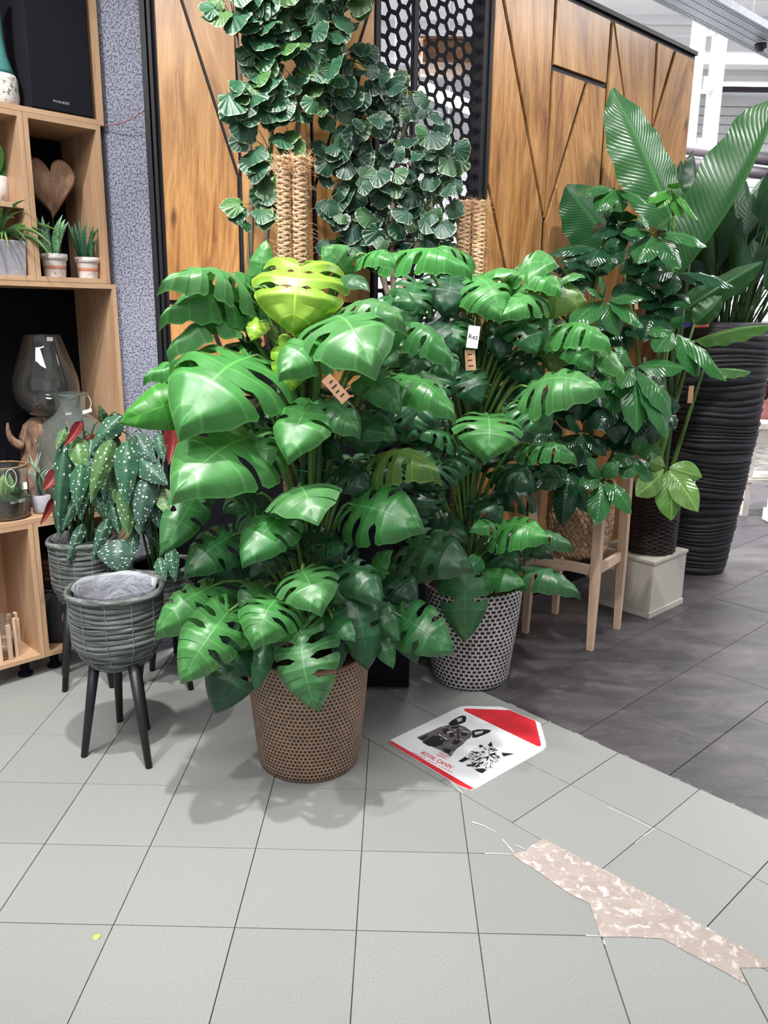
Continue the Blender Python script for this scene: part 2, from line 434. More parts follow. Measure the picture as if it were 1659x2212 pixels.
def m_driftwood():
    t = NT('driftwood'); v = t.coord('Object', (1, 1, .35)); f = t.noise(v, 26, 8, .7, 1.4)
    t.set(t.ramp(f, [(.3, (.13, .07, .045)), (.5, (.36, .22, .15)), (.72, (.58, .40, .30))]), .85, .2); t.bump(f, 1, .02); return t.m
M['driftwood'] = m_driftwood()

# ---- leaves: colour comes from the object's own colour, veins from the UV map
def m_leaf(name, veins, rough=.3, vein_gain=1.7, trans=.22, edge=True, puff=.25, spec=.5):
    t = NT(name); oi = t.n('ShaderNodeObjectInfo'); tc = t.n('ShaderNodeTexCoord'); sx = t.n('ShaderNodeSeparateXYZ'); t.l(tc.outputs['UV'], sx.inputs[0])
    u, w = sx.outputs[0], sx.outputs[1]
    n = t.noise(tc.outputs['Object'], 5, 4)
    base = t.mix(1.0, oi.outputs['Color'], t.ramp(n, [(.3, (.78, .8, .75)), (.7, (1.18, 1.14, 1.2))]), 'MULTIPLY')
    pale = t.mix(1.0, oi.outputs['Color'], (vein_gain * 1.25, vein_gain, vein_gain * 1.05), 'MULTIPLY')
    a = t.math('ABSOLUTE', t.math('SUBTRACT', u, .5))
    if veins == 'lobe':          # u: across a lobe, w: from midrib out
        h = t.math('SUBTRACT', 1.0, t.math('MULTIPLY', a, 16, clamp=True), clamp=True)
        lat = t.math('MULTIPLY', h, .55)
        mid = t.math('SUBTRACT', 1.0, t.math('MULTIPLY', w, 26), clamp=True)
        mask = t.math('MAXIMUM', lat, mid); bh = t.math('ADD', t.math('MULTIPLY', t.math('COSINE', t.math('MULTIPLY', a, 12.6)), -.25), t.math('MULTIPLY', mask, -.4))
    elif veins == 'pinnate':     # u across the blade, w along it
        ph = t.math('SUBTRACT', t.math('MULTIPLY', w, 9.0), t.math('MULTIPLY', a, 5.0))
        sn = t.math('ABSOLUTE', t.math('SINE', t.math('MULTIPLY', ph, 3.1416)))
        lat = t.math('MULTIPLY', t.math('SUBTRACT', 1.0, t.math('MULTIPLY', sn, 5), clamp=True), .42)
        mid = t.math('SUBTRACT', 1.0, t.math('MULTIPLY', a, 26), clamp=True)
        mask = t.math('MAXIMUM', lat, mid); bh = t.math('ADD', t.math('MULTIPLY', sn, .5), t.math('MULTIPLY', mask, -.2))
    elif veins == 'ribbed':      # banana-like fine parallel lateral veins
        ph = t.math('SUBTRACT', t.math('MULTIPLY', w, 34.0), t.math('MULTIPLY', a, 13.0))
        sn = t.math('ABSOLUTE', t.math('SINE', t.math('MULTIPLY', ph, 3.1416)))
        lat = t.math('MULTIPLY', t.math('SUBTRACT', 1.0, t.math('MULTIPLY', sn, 3), clamp=True), .45)
        mid = t.math('SUBTRACT', 1.0, t.math('MULTIPLY', a, 20), clamp=True)
        mask = t.math('MAXIMUM', lat, mid); bh = t.math('MULTIPLY', sn, .5)
    elif veins == 'fan':         # u: angle, w: radius
        sn = t.math('ABSOLUTE', t.math('SINE', t.math('MULTIPLY', u, 3.1416 * 7)))
        mask = t.math('MULTIPLY', t.math('SUBTRACT', 1.0, t.math('MULTIPLY', sn, 4), clamp=True), .4); bh = t.math('MULTIPLY', sn, .6)
    else:
        mask = t.math('MULTIPLY', w, 0); bh = n
    col = t.mix(mask, base, pale)
    if veins == 'fan':           # cream variegated rim
        e = t.math('MULTIPLY_ADD', n, .35, w)
        col = t.mix(t.ramp(e, [(1.06, (0, 0, 0)), (1.16, (1, 1, 1))]) if False else t.math('MULTIPLY', t.math('SUBTRACT', e, 1.11), 8, clamp=True), col, (.52, .57, .42))
    elif edge and veins == 'lobe':
        col = t.mix(t.math('MULTIPLY', t.math('SUBTRACT', w, .965), 25, clamp=True), col, pale)
    t.set(col, rough, spec); t.bump(t.math('ADD', bh, t.math('MULTIPLY', n, .5)), puff, .012)
    if trans:
        tr = t.n('ShaderNodeBsdfTranslucent'); t.l(t.mix(1.0, col, (1.5, 1.6, .8), 'MULTIPLY'), tr.inputs['Color'])
        mx = t.n('ShaderNodeMixShader'); mx.inputs[0].default_value = trans
        t.l(t.b.outputs[0], mx.inputs[1]); t.l(tr.outputs[0], mx.inputs[2]); t.l(mx.outputs[0], t.out.inputs['Surface'])
    return t.m
M['monstera'] = m_leaf('monstera_leaf', 'lobe', .36, 1.75, .2, puff=.10)
M['schefflera'] = m_leaf('schefflera_leaf', 'pinnate', .17, 2.0, .12, puff=.16)
M['banana'] = m_leaf('banana_leaf', 'ribbed', .30, 1.9, .2, puff=.22)
M['paddle'] = m_leaf('paddle_leaf', 'pinnate', .4, 1.3, .1, puff=.15)
M['polyscias'] = m_leaf('polyscias_leaf', 'fan', .42, 1.5, .12, puff=.07)
M['succulent'] = m_leaf('succulent_leaf', 'none', .4, 1.3, .05)
def m_begonia():
    t = NT('begonia_leaf'); oi = t.n('ShaderNodeObjectInfo'); v = t.coord('UV', (3.6, 9.0, 1))
    add = t.n('ShaderNodeVectorMath', operation='ADD'); t.l(v, add.inputs[0]); cm = t.n('ShaderNodeCombineXYZ'); t.l(t.math('MULTIPLY', oi.outputs['Random'], 40), cm.inputs[0]); t.l(cm.outputs[0], add.inputs[1])
    vo = t.n('ShaderNodeTexVoronoi'); vo.inputs['Scale'].default_value = 1.6; vo.inputs['Randomness'].default_value = .7; t.l(add.outputs[0], vo.inputs['Vector'])
    nz = t.noise(add.outputs[0], 2.2, 2)
    thr = t.math('MULTIPLY_ADD', nz, .34, .10)
    dot = t.math('MULTIPLY', t.math('SUBTRACT', thr, vo.outputs['Distance']), 22, clamp=True)
    c = t.mix(dot, oi.outputs['Color'], (.74, .80, .74)); t.set(c, .34, .45)
    t.bump(nz, .3, .01); return t.m
M['begonia'] = m_begonia()
M['begonia_red'] = plain('begonia_red', (.17, .022, .022), .4, .4, 0, .3, 60, .1)
M['sans'] = None
def m_sans():
    t = NT('banded_leaf'); v = t.coord('UV', (2.5, 26, 1)); n = t.noise(v, 1, 3, .6, .8); oi = t.n('ShaderNodeObjectInfo')
    c = t.mix(t.ramp(n, [(.44, (0, 0, 0)), (.56, (1, 1, 1))]), oi.outputs['Color'], t.mix(1.0, oi.outputs['Color'], (2.1, 1.8, 2.0), 'MULTIPLY'))
    t.set(c, .4, .4); return t.m
M['sans'] = m_sans()

# ------------------------------------------------------------------ leaf meshes
def catmull(P, q):
    n = len(P) - 1; x = min(max(q, 0), 1) * n; i = min(int(x), n - 1); t = x - i
    p0, p1, p2, p3 = P[max(i - 1, 0)], P[i], P[i + 1], P[min(i + 2, n)]
    return tuple(.5 * ((2 * b) + (-a + c) * t + (2 * a - 5 * b + 4 * c - d) * t * t + (-a + 3 * b - 3 * c + d) * t ** 3) for a, b, c, d in zip(p0, p1, p2, p3))
def sstep(a, b, x):
    t = min(max((x - a) / (b - a), 0), 1); return t * t * (3 - 2 * t)
def monstera_mesh(seed, nl=6, slit=.42, gap=.36, arch=.16, fold=.35, wav=.02, holes=False, curl=.2):
    rn = random.Random(seed)
    OUT = [(.015, -.01), (.09, -.19), (.24, -.27), (.40, -.17), (.49, .06), (.50, .27), (.44, .50), (.32, .71), (.16, .90), (0, 1.03)]
    b = MB(); K, C = 9, 6
    for sd in (-1, 1):
        pr = lambda q: .25 if q < .25 else 1.0 if q < .55 else .8 if q < .72 else .12
        gl = [0] + [(slit + rn.uniform(-.10, .14) + (.2 if i_ / nl < .25 else .12 * (i_ / nl > .6)), gap * rn.uniform(.75, 1.25), rn.random() < pr(i_ / nl)) for i_ in range(1, nl)] + [0]
        for i in range(nl):
            q0, q1 = i / nl, (i + 1) / nl
            if i == nl - 1: q0 = (i - .15) / nl
            if i == nl - 2: q1 = (i + .85) / nl
            qc, hw = (q0 + q1) / 2, (q1 - q0) / 2
            base = len(b.v); ph = rn.uniform(-1, 1)
            for r in range(K + 1):
                s = r / K
                for c in range(C + 1):
                    v = -1 + 2 * c / C
                    g = gl[i] if v < 0 else gl[i + 1]
                    k = 0; se = 1
                    if g and g[2]:
                        k = g[1] * sstep(g[0] - .1, g[0] + .1, s) * (1 - .5 * sstep(g[0] + .12, 1.0, s)); se = 1 - .07 * abs(v) ** 4
                        if holes and s < .9: k = max(k, .26 * math.exp(-((s - .2) / .06) ** 2) * (i > 0))
                    q = qc + v * hw * (1 - k)
                    mx, my = catmull(OUT, q)
                    y0 = 0 if q < .3 else .97 * ((q - .3) / .7) ** 1.05
                    ss = s * se
                    x = mx * ss; y = y0 + (my - y0) * (ss ** 1.12)
                    z = arch * math.sin(math.pi * min(max(y, -.2), 1.05)) - fold * (abs(x) ** 2) * 1.6 - curl * max(0, ss - .6) ** 2 * .9
                    z += wav * ss * math.cos(math.pi * v) + wav * .8 * ss * ph * v + .012 * (1 - abs(v)) * ss
                    b.v.append(Vector((sd * x, y, z)))
            for r in range(K):
                for c in range(C):
                    idx = [base + r * (C + 1) + c, base + r * (C + 1) + c + 1, base + (r + 1) * (C + 1) + c + 1, base + (r + 1) * (C + 1) + c]
                    uv = [(c / C, r / K), ((c + 1) / C, r / K), ((c + 1) / C, (r + 1) / K), (c / C, (r + 1) / K)]
                    if sd < 0: idx.reverse(); uv.reverse()
                    b.face(idx, uv, 0, True)
    me = b.mesh('monstera_leaf', M['monstera'])
    import bmesh
    bm = bmesh.new(); bm.from_mesh(me); bmesh.ops.remove_doubles(bm, verts=bm.verts, dist=1e-4); bm.to_mesh(me); bm.free()
    return me
def blade_mesh(name, mats, prof, ny=14, nx=6, arch=.1, fold=.15, wav=.0, wfreq=3, twist=0, two=False, thick=.006, ang=0, seed=0, tiphook=0):
    """prof: half width as list over length 0..1 (unit width 1 -> +-.5); ang = asymmetric shift"""
    rn = random.Random(seed); b = MB()
    def P(t, s, off):
        w = np.interp(t, [i / (len(prof) - 1) for i in range(len(prof))], prof)
        x = s * w + ang * math.sin(math.pi * t)
        z = arch * math.sin(math.pi * t) - fold * abs(s * w) * 2 * .5 + wav * s * s * math.sin(wfreq * 2 * math.pi * t + (1 if s > 0 else 2.2)) - tiphook * t ** 3
        a = twist * t
        return Vector((x * math.cos(a), t, z + x * math.sin(a) - off))
    for lay in range(2 if two else 1):
        base = len(b.v)
        for i in range(ny + 1):
            for j in range(nx + 1): b.v.append(P(i / ny, -1 + 2 * j / nx, thick * lay))
        for i in range(ny):
            for j in range(nx):
                idx = [base + i * (nx + 1) + j, base + i * (nx + 1) + j + 1, base + (i + 1) * (nx + 1) + j + 1, base + (i + 1) * (nx + 1) + j]
                uv = [(j / nx, i / ny), ((j + 1) / nx, i / ny), ((j + 1) / nx, (i + 1) / ny), (j / nx, (i + 1) / ny)]
                if lay: idx.reverse(); uv.reverse()
                b.face(idx, uv, lay, True)
    return b.mesh(name, mats)
def fan_leaf_mesh(seed):
    """rounded scalloped leaf, stalk at (0,0), blade towards +y"""
    rn = random.Random(seed); b = MB(); N, K = 52, 4
    cx, cy = 0, .12
    for k in range(K + 1):
        for i in range(N + 1):
            a = -math.pi / 2 + 2 * math.pi * i / N + (0)
            th = 2 * math.pi * i / N
            R = .5 * (1 + .075 * abs(math.cos(6.5 * th)) + .06 * math.cos(5 * th + seed)) * (1 - .42 * math.exp(-((min(th, 2 * math.pi - th)) / .28) ** 2))
            r = R * k / K
            x = r * math.cos(a); y = .42 + r * math.sin(a) * .95
            if k == 0: x, y = 0, .12
            else:
                f = k / K; bx, by = R * math.cos(a), .42 + R * math.sin(a) * .95
                x, y = bx * f, .12 + (by - .12) * f
            z = .06 * (k / K) ** 2 * math.cos(3 * th + seed) + .022 * (k / K) * math.cos(13 * th) - .09 * (k / K) ** 2 + .05 * math.cos(2 * th) * k / K
            b.v.append(Vector((x, y, z)))
    for k in range(K):
        for i in range(N):
            idx = [k * (N + 1) + i, k * (N + 1) + i + 1, (k + 1) * (N + 1) + i + 1, (k + 1) * (N + 1) + i]
            b.face(idx, [(i / N, k / K), ((i + 1) / N, k / K), ((i + 1) / N, (k + 1) / K), (i / N, (k + 1) / K)][::1], 0, True)
    return b.mesh('polyscias_leaf', M['polyscias'])
MON = [monstera_mesh(11, 6, .38, .36, curl=.9), monstera_mesh(12, 7, .30, .42, arch=.2, fold=.55, curl=1.1), monstera_mesh(13, 5, .45, .26, arch=.14, fold=.35, curl=.8),
       monstera_mesh(14, 7, .28, .40, arch=.22, fold=.7, wav=.03, curl=1.5), monstera_mesh(15, 6, .32, .46, arch=.18, fold=.5, curl=1.2)]
MON_YOUNG = monstera_mesh(21, 5, .5, .34, arch=.16, fold=.5, wav=.04, holes=True, curl=1.2)
MON_PLAIN = monstera_mesh(22, 5, .85, .2, arch=.18, fold=.5)
SCH = [blade_mesh('schefflera_leaf', M['schefflera'], [.02, .2, .36, .45, .5, .5, .46, .36, .2, .0], 14, 6, .10 + .04 * i, .22, .02, 2 + i, seed=i) for i in range(3)]
BAN = [blade_mesh('banana_leaf', M['banana'], [.05, .3, .42, .48, .5, .5, .48, .44, .37, .25, .04], 26, 8, .05, .22, .02, 5, seed=1),
       blade_mesh('banana_leaf', M['banana'], [.05, .3, .42, .48, .5, .5, .48, .44, .37, .25, .04], 26, 8, .12, .55, .03, 4, seed=2)]
PAD = [blade_mesh('paddle_leaf', M['paddle'], [.06, .2, .33, .42, .48, .5, .48, .4, .24, .03], 12, 4, .04, .3 + .25 * i, .02, 1, seed=3) for i in range(2)]
POL = [fan_leaf_mesh(i) for i in range(4)]
BEG = [blade_mesh('begonia_leaf', [M['begonia'], M['begonia_red']], [.10, .40, .5, .49, .44, .38, .31, .23, .13, .0], 20, 6, (.07 + .05 * i), .28 + .2 * i, .022, 4, two=True, ang=.06 * (1 if i else -1), seed=i) for i in range(2)]
SAN = [blade_mesh('banded_leaf', M['sans'], [.3, .42, .48, .5, .48, .4, .28, .02], 12, 4, .04, -.5, .03, 1.5, seed=5), blade_mesh('banded_leaf', M['sans'], [.3, .42, .48, .5, .48, .4, .28, .02], 12, 4, .18, -.4, .03, 1.5, seed=6)]
GRS = [blade_mesh('strap_leaf', M['succulent'], [.5, .5, .46, .42, .36, .28, .18, .02], 14, 2, .32, -.3, seed=7)]
SUC = [blade_mesh('succulent_leaf', M['succulent'], [.3, .42, .5, .5, .4, .02], 8, 4, .06, -.5, two=True, thick=.12, seed=8)]
for me in SUC: me.materials.append(M['succulent'])

def put_leaf(mesh, base, tip, width, parent, color, nh=(0, -.6, .8), name='leaf', zs=1.0):
    base, tip = Vector(base), Vector(tip); a = tip - base; L = a.length; a = a / L
    n = Vector(nh); n = n - a * n.dot(a)
    if n.length < 1e-3: n = Vector((.3, -1, .2)); n = n - a * n.dot(a)
    n.normalize(); x = a.cross(n)
    o = bpy.data.objects.new(name, mesh); COL.objects.link(o); o.parent = parent
    p = base - org(parent); z = (L + width) * .5 * zs
    o.matrix_local = Matrix(((x.x * width, a.x * L, n.x * z, p.x), (x.y * width, a.y * L, n.y * z, p.y), (x.z * width, a.z * L, n.z * z, p.z), (0, 0, 0, 1)))
    j = random.uniform(.86, 1.14); o.color = (min(1, color[0] * j), min(1, color[1] * random.uniform(.9, 1.1)), min(1, color[2] * j), 1)
    return o
def curve(p0, p1, p2, n=8):
    return [p0 * (1 - t) ** 2 + p1 * (2 * t * (1 - t)) + p2 * t * t for t in [i / n for i in range(n + 1)]]
def text_mesh(body, size, extrude=.0004):
    cu = bpy.data.curves.new('text', 'FONT'); cu.body = body; cu.size = size; cu.extrude = extrude; cu.align_x = 'CENTER'; cu.align_y = 'CENTER'
    o = bpy.data.objects.new('text', cu); COL.objects.link(o); bpy.context.view_layer.update()
    me = bpy.data.meshes.new_from_object(o); bpy.data.objects.remove(o); bpy.data.curves.remove(cu)
    return me
def place_text(name, body, size, c, xdir, ydir, mat, parent, sx=1):
    me = text_mesh(body, size); me.materials.clear(); me.materials.append(mat)
    o = bpy.data.objects.new(name, me); COL.objects.link(o); o.parent = parent
    x = Vector(xdir).normalized() * sx; y = Vector(ydir).normalized(); z = x.cross(y).normalized(); p = Vector(c) - org(parent)
    o.matrix_local = Matrix(((x.x, y.x, z.x, p.x), (x.y, y.y, z.y, p.y), (x.z, y.z, z.z, p.z), (0, 0, 0, 1)))
    return o
# ================================================================== STRUCTURE
ANG = math.radians(47)
WD = Vector((math.sin(ANG), math.cos(ANG), 0)); WN = Vector((math.cos(ANG), -math.sin(ANG), 0)); WO = fl(1150, 1284); WO.z = 0
WTOP = 2.92
def wr(x, y):                      # pixel -> (u, z) on the angled wall
    p = onplane(x, y, WO, WN); return ((p - WO).dot(WD), p.z)
def wtf(off): return lambda x, y, z: WO + WD * x + Vector((0, 0, y)) + WN * (z + off)
LY = 3.30
def wl(x, y):
    p = at(x, y, LY); return (p.x, p.z)
def ltf(off): return lambda x, y, z: Vector((x, LY - (z + off), y))

# ---- floor: base slab, green tiles on the shop grid, diagonal green strip, dark tiles along the angled wall
floor = MB(); floor.box((3, 6, -.06), (18, 22, .10)); floor = floor.build('floor', M['grout']); tag(floor, 'tiled shop floor, green tiles in front and dark tiles along the wood wall', None, kind='structure')
TS = .30; YAW = -.01236; OX, OY = -3.16747 * TS, 6.54657 * TS
cy_, sy_ = math.cos(YAW), math.sin(YAW)
def grid(i, j): return (OX + (cy_ * i - sy_ * j) * TS, OY + (sy_ * i + cy_ * j) * TS)
J0, J1 = fl(785, 1590), fl(1210, 1836)            # diagonal joint
B0, B1 = fl(1050, 1497), fl(1659, 1777)           # edge of the dark floor
jd = Vector((math.sin(math.radians(137)), math.cos(math.radians(137)), 0))
J0, J1 = J0 - jd * 0, J0 + jd * 1.0
B0, B1 = B0, B0 + jd * 1.0
_tile_cache = {}
def tile(poly, mat, thick=.010, gap=.0012, key=None):
    p = inset(poly, gap)
    if parea(p) < .0006: return
    c = Vector((sum(a[0] for a in p) / len(p), sum(a[1] for a in p) / len(p), 0))
    if key is not None and key in _tile_cache:
        ob = bpy.data.objects.new('tile', _tile_cache[key]); COL.objects.link(ob); ob.parent = floor; ob.location = c
    else:
        b = MB().prism(p, -thick, 0, bevel=.0008)
        ob = b.build('tile', mat, floor, o=c); ob.location = c
        if key is not None: _tile_cache[key] = ob.data
    ob.location.z = random.uniform(-.0006, .0002)
    return ob
# keep cut convex tiles: the screed patch is where tiles broke away, so it lies over a hole cut by its two long edges
for i in range(-8, 9):
    for j in range(-6, 7):
        q = [grid(i, j), grid(i + 1, j), grid(i + 1, j + 1), grid(i, j + 1)]
        cxy = ((q[0][0] + q[2][0]) / 2, (q[0][1] + q[2][1]) / 2)
        if cxy[1] > 3.9 or cxy[1] < .15 or (cxy[1] > 3.2 and cxy[0] > -1): continue
        p = clip(q, (J0.x, J0.y), (J1.x, J1.y), -1)
        if p: tile(p, M['green_tile'], key='g' if parea(p) > .0899 and len(p) == 4 else None)
ORGD = fl(1120, 1768); s0 = (ORGD - J0).dot(jd); uD = WD
width2 = (B0 - J0).dot(uD)
for a in range(-5, 9):
    for k in range(2):
        t0 = s0 + a * .294; r0 = k * .30; r1 = min(width2, r0 + .30)
        P = lambda s, r: ((J0 + jd * s + uD * r).x, (J0 + jd * s + uD * r).y)
        q = [P(t0, r0), P(t0 + .294, r0), P(t0 + .294, r1), P(t0, r1)]
        tile(q, M['green_tile'], key=('d', k))
# dark tiles: rows parallel to the angled wall
UB = B0.dot(WD)
nD = 0
for r in range(-7, 9):
    n0 = -1.07 - .352 * r
    for k in range(0, 9):
        st = (r % 2) * .30
        u0 = UB + (k * .60 - st if k else 0); u1 = UB + (k + 1) * .60 - st
        if n0 < -2.9 and u0 < 3: continue
        P = lambda u, n: ((WD * u + WN * n).x, (WD * u + WN * n).y)
        q = [P(u0, n0), P(u1, n0), P(u1, n0 + .352), P(u0, n0 + .352)]
        cxx = (q[0][0] + q[2][0]) / 2; cyy = (q[0][1] + q[2][1]) / 2
        if cyy > 8 or cxx > 5 or cyy < .6: continue
        tile(q, M['dark_tile'], gap=.0012, key=('k', k == 0, r % 2 if k == 0 else 0))
# bare screed patch
Z8 = lambda X, Y: fl(1000 + .3972 * X, 1400 + .3972 * Y, .0012)
pp = [(440, 1035), (520, 1078), (640, 1140), (770, 1205), (910, 1285), (1120, 1400), (1350, 1530), (1540, 1640), (1700, 1725), (1850, 1810), (1800, 1850), (1659, 1738), (1505, 1738), (1545, 1830), (1440, 1770), (1260, 1675), (1090, 1580), (920, 1570), (750, 1570), (690, 1390), (580, 1335), (400, 1210), (320, 1160), (265, 1118), (340, 1105), (370, 1075)]
b = MB(); pts = [Z8(*p) for p in pp]
b.v += [Vector((p.x, p.y, .0004)) for p in pts] + [Vector((p.x, p.y, .0014)) for p in pts]
n = len(pts); b.face(range(n), None); b.face([n + k for k in range(n)])
for k in range(n): b.face((k, (k + 1) % n, n + (k + 1) % n, n + k))
# orient and ear-clip safely
me_p = b.build('bare_patch', M['patch'], floor, o=(0, 0, 0))
def crack(pts, w=.003, z=.0016, mat='paper_white'):
    P = [Vector((p.x, p.y, z)) for p in [Z8(*q) for q in pts]]; b = MB()
    for i in range(len(P) - 1):
        d = (P[i + 1] - P[i]).normalized(); s = Vector((-d.y, d.x, 0)) * w * random.uniform(.4, 1)
        k = len(b.v); b.v += [P[i] - s, P[i + 1] - s * .6, P[i + 1] + s * .6, P[i] + s]; b.face((k, k + 1, k + 2, k + 3))
    return b.build('crack', M[mat], floor, o=(0, 0, 0))
crack([(50, 945), (110, 965), (180, 1000)]); crack([(215, 1040), (245, 1075), (275, 1110)]); crack([(120, 1117), (200, 1118), (270, 1122)]); crack([(785, 865), (900, 915), (1045, 990)], .0015)
crack([(-90, 705), (-62, 730), (0, 790)], .002); crack([(670, 1563), (745, 1566)], .0025); crack([(285, 1070), (340, 1095)], .004); crack([(940, 1060), (985, 1020), (1035, 985)], .002); crack([(765, 1590), (770, 1612)], .003)
# worn, chipped white edge between the green strip and the dark floor
b = MB(); rn = random.Random(4); s = -.2
while s < 1.5:
    w = rn.uniform(.0005, .0035); d = rn.uniform(.008, .04); p = B0 + jd * s; q = B0 + jd * (s + d); k = len(b.v)
    b.v += [Vector((p.x, p.y, .0012)) - WD * w, Vector((q.x, q.y, .0012)) - WD * w * rn.random(), Vector((q.x, q.y, .0012)) + WD * w * .4, Vector((p.x, p.y, .0012)) + WD * w * .4]; b.face((k, k + 1, k + 2, k + 3)); s += d + rn.uniform(0, .12)
b.build('worn_edge', M['chip_grey'], floor, o=(0, 0, 0))

# ---- panelled walls
def bsp(poly, cuts):
    """cuts: nested (line_p, line_q, left_cuts, right_cuts)"""
    if not cuts: return [poly]
    p, q, lc, rc = cuts; out = []
    for keep, sub in ((1, lc), (-1, rc)):
        c = clip(poly, p, q, keep)
        if c and parea(c) > .0015: out += bsp(c, sub)
    return out
def panel(parent, poly, tf, grain, gap=.013, th=.012):
    q = []
    for a in poly:
        if not q or math.hypot(a[0] - q[-1][0], a[1] - q[-1][1]) > gap * 3: q.append(a)
    if math.hypot(q[0][0] - q[-1][0], q[0][1] - q[-1][1]) < gap * 3: q.pop()
    if len(q) < 3: return
    p = inset(q, gap)
    if parea(p) < .002: return
    c, s = math.cos(grain), math.sin(grain)
    MB().prism(p, 0, th, bevel=.0015, tf=tf, uvf=lambda x, y: (x * c - y * s, x * s + y * c)).build('wood_panel', M['wall_wood'], parent)
# angled wall: hex screen section then wood section
UHL, UHR = -1.19, -.585; UW0, UW1 = -.545, wr(1503, 112)[0]
wallr = MB().box(WO + WD * ((UW0 + UW1) / 2) - WN * .03 + Vector((0, 0, WTOP / 2)), (UW1 - UW0, .06, WTOP), (WD, WN, Vector((0, 0, 1)))).build('wall_right', M['black_metal'])
tag(wallr, 'angled partition wall of slanted wooden panels with black joints', None, kind='structure')
L = lambda a, b_: (wr(*a), wr(*b_))
rect = [(UW0 + .012, .10), (UW1 - .012, .10), (UW1 - .012, WTOP - .03), (UW0 + .012, WTOP - .03)]
V5 = L((1294, 393), (1319, 20)); V2 = L((1170, 490), (1197, 0)); D1 = L((1171, 471), (1081, 0)); D10 = L((1077, 532), (1042, 369))
H3 = L((1306, 187), (1193, 147)); D4 = L((1175, 465), (1262, 181)); D6 = L((1370, 400), (1320, 44)); V7 = L((1405, 258), (1416, 77)); D8 = L((1409, 262), (1458, 97))
hb = wr(1240, 1000)[1]
hbar = ((-5, hb), (-6, hb))
cuts = (*V5, (*V2, (*D1, (*D10, None, None), None), (*H3, (*D4, None, (*hbar, None, None)), None)),
        (*D6, None, (*V7, None, (*D8, None, None))))
rn = random.Random(3)
for q in bsp(rect, cuts): panel(wallr, q, wtf(.0), rn.uniform(-.28, .28))
tb = MB().box(WO + WD * ((UHL + UW1) / 2) - WN * .02 + Vector((0, 0, WTOP - .008)), (UW1 - UHL, .07, .02), (WD, WN, Vector((0, 0, 1)))).build('trim_1', M['black_metal']); tag(tb, 'black metal top edge of the angled wall', None, kind='structure')
sk = MB().box(WO + WD * ((UHL + UW1) / 2) + WN * .008 + Vector((0, 0, .048)), (UW1 - UHL, .02, .095), (WD, WN, Vector((0, 0, 1)))).build('baseboard_right', M['black_matte']); tag(sk, 'black skirting along the angled wall', None, kind='structure')
# frontal wall on the left
XL0, XL1 = wl(332, 300)[0] - .0, WO.x + WD.x * UHL
walll = MB().box(((XL0 + XL1) / 2, LY + .03, WTOP / 2), (XL1 - XL0, .06, WTOP)).build('wall_left', M['black_metal']); tag(walll, 'frontal wall of slanted wooden panels in black frame', None, kind='structure')
L = lambda a, b_: (wl(*a), wl(*b_))
zb = wl(560, 863)[1]
rect = [(XL0 + .022, zb + .006), (XL1 - .004, zb + .006), (XL1 - .004, WTOP - .03), (XL0 + .022, WTOP - .03)]
h3 = wl(400, 654)[1]; H = ((2, h3), (1, h3)); v2 = L((524, 577), (515, 250)); l1 = L((516, 376), (392, 0)); v6 = L((683, 560), (676, 300)); l8 = L((680, 400), (808, 0)); l4 = L((520, 862), (442, 660)); l5 = L((640, 862), (720, 660))
cuts = (*H, (*l4, None, (*l5, None, None)), (*v2, (*l1, None, None), (*v6, None, (*l8, None, None))))
for q in bsp(rect, cuts): panel(walll, q, ltf(0), rn.uniform(-.3, .3), gap=.009)
for x0_, x1_ in ((XL0 + .022, -.5), (-.496, XL1 - .004)): MB().prism([(x0_, .10), (x1_, .10), (x1_, zb - .012), (x0_, zb - .012)], 0, .008, bevel=.001, tf=ltf(0)).build('black_panel', M['black_matte'], walll)
for k, (xo, w, d) in enumerate(((-.012, .020, .030), (.010, .012, .018))):
    f = MB().box((XL0 + xo, LY - .005, WTOP / 2), (w, d + .02, WTOP)).build('trim_%d' % (k + 2), M['black_metal']); tag(f, 'black metal upright edging the wooden wall' if k == 0 else 'thin black inner upright edging the wooden wall', None, kind='structure')
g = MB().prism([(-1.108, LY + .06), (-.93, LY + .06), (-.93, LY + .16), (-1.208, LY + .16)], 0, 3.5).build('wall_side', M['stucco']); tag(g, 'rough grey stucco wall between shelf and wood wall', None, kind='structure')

# ---- hexagon screen
scr = thing('perforated_screen', 'black metal screen with hexagonal holes beside the wood wall', 'screen', WO + WD * ((UHL + UHR) / 2))
def hexsheet(u0, u1, z0, z1):
    b = MB(); p = .0615; dx = p * .866; r = .0455 / math.sqrt(3); R = p / math.sqrt(3); tf = wtf(-.004)
    cols = int((u1 - u0) / dx) + 1
    for c in range(cols):
        for k in range(int((z1 - z0) / p) + 1):
            cu = u0 + dx * (c + .5); cz = z0 + p * (k + .5 + .5 * (c % 2))
            base = len(b.v)
            hx = lambda rr, i: (min(max(cu + rr * math.cos(math.pi / 3 * i), u0), u1), min(max(cz + rr * math.sin(math.pi / 3 * i), z0), z1))
            for rr, zz in ((R, .002), (r, .002), (r, -.002), (R, -.002)):
                for i in range(6): b.v.append(tf(*hx(rr, i), zz))
            for l in range(3):
                for i in range(6):
                    j = (i + 1) % 6; b.face((base + l * 6 + i, base + l * 6 + j, base + (l + 1) * 6 + j, base + (l + 1) * 6 + i))
    return b
us = wr(900, 100)[0]
hexsheet(UHL + .012, us - .012, .95, 2.9).build('hex_sheet', M['black_matte'], scr)
hexsheet(us + .012, UHR - .01, .95, 2.9).build('hex_sheet', M['black_matte'], scr)
V3 = (WD, WN, Vector((0, 0, 1)))
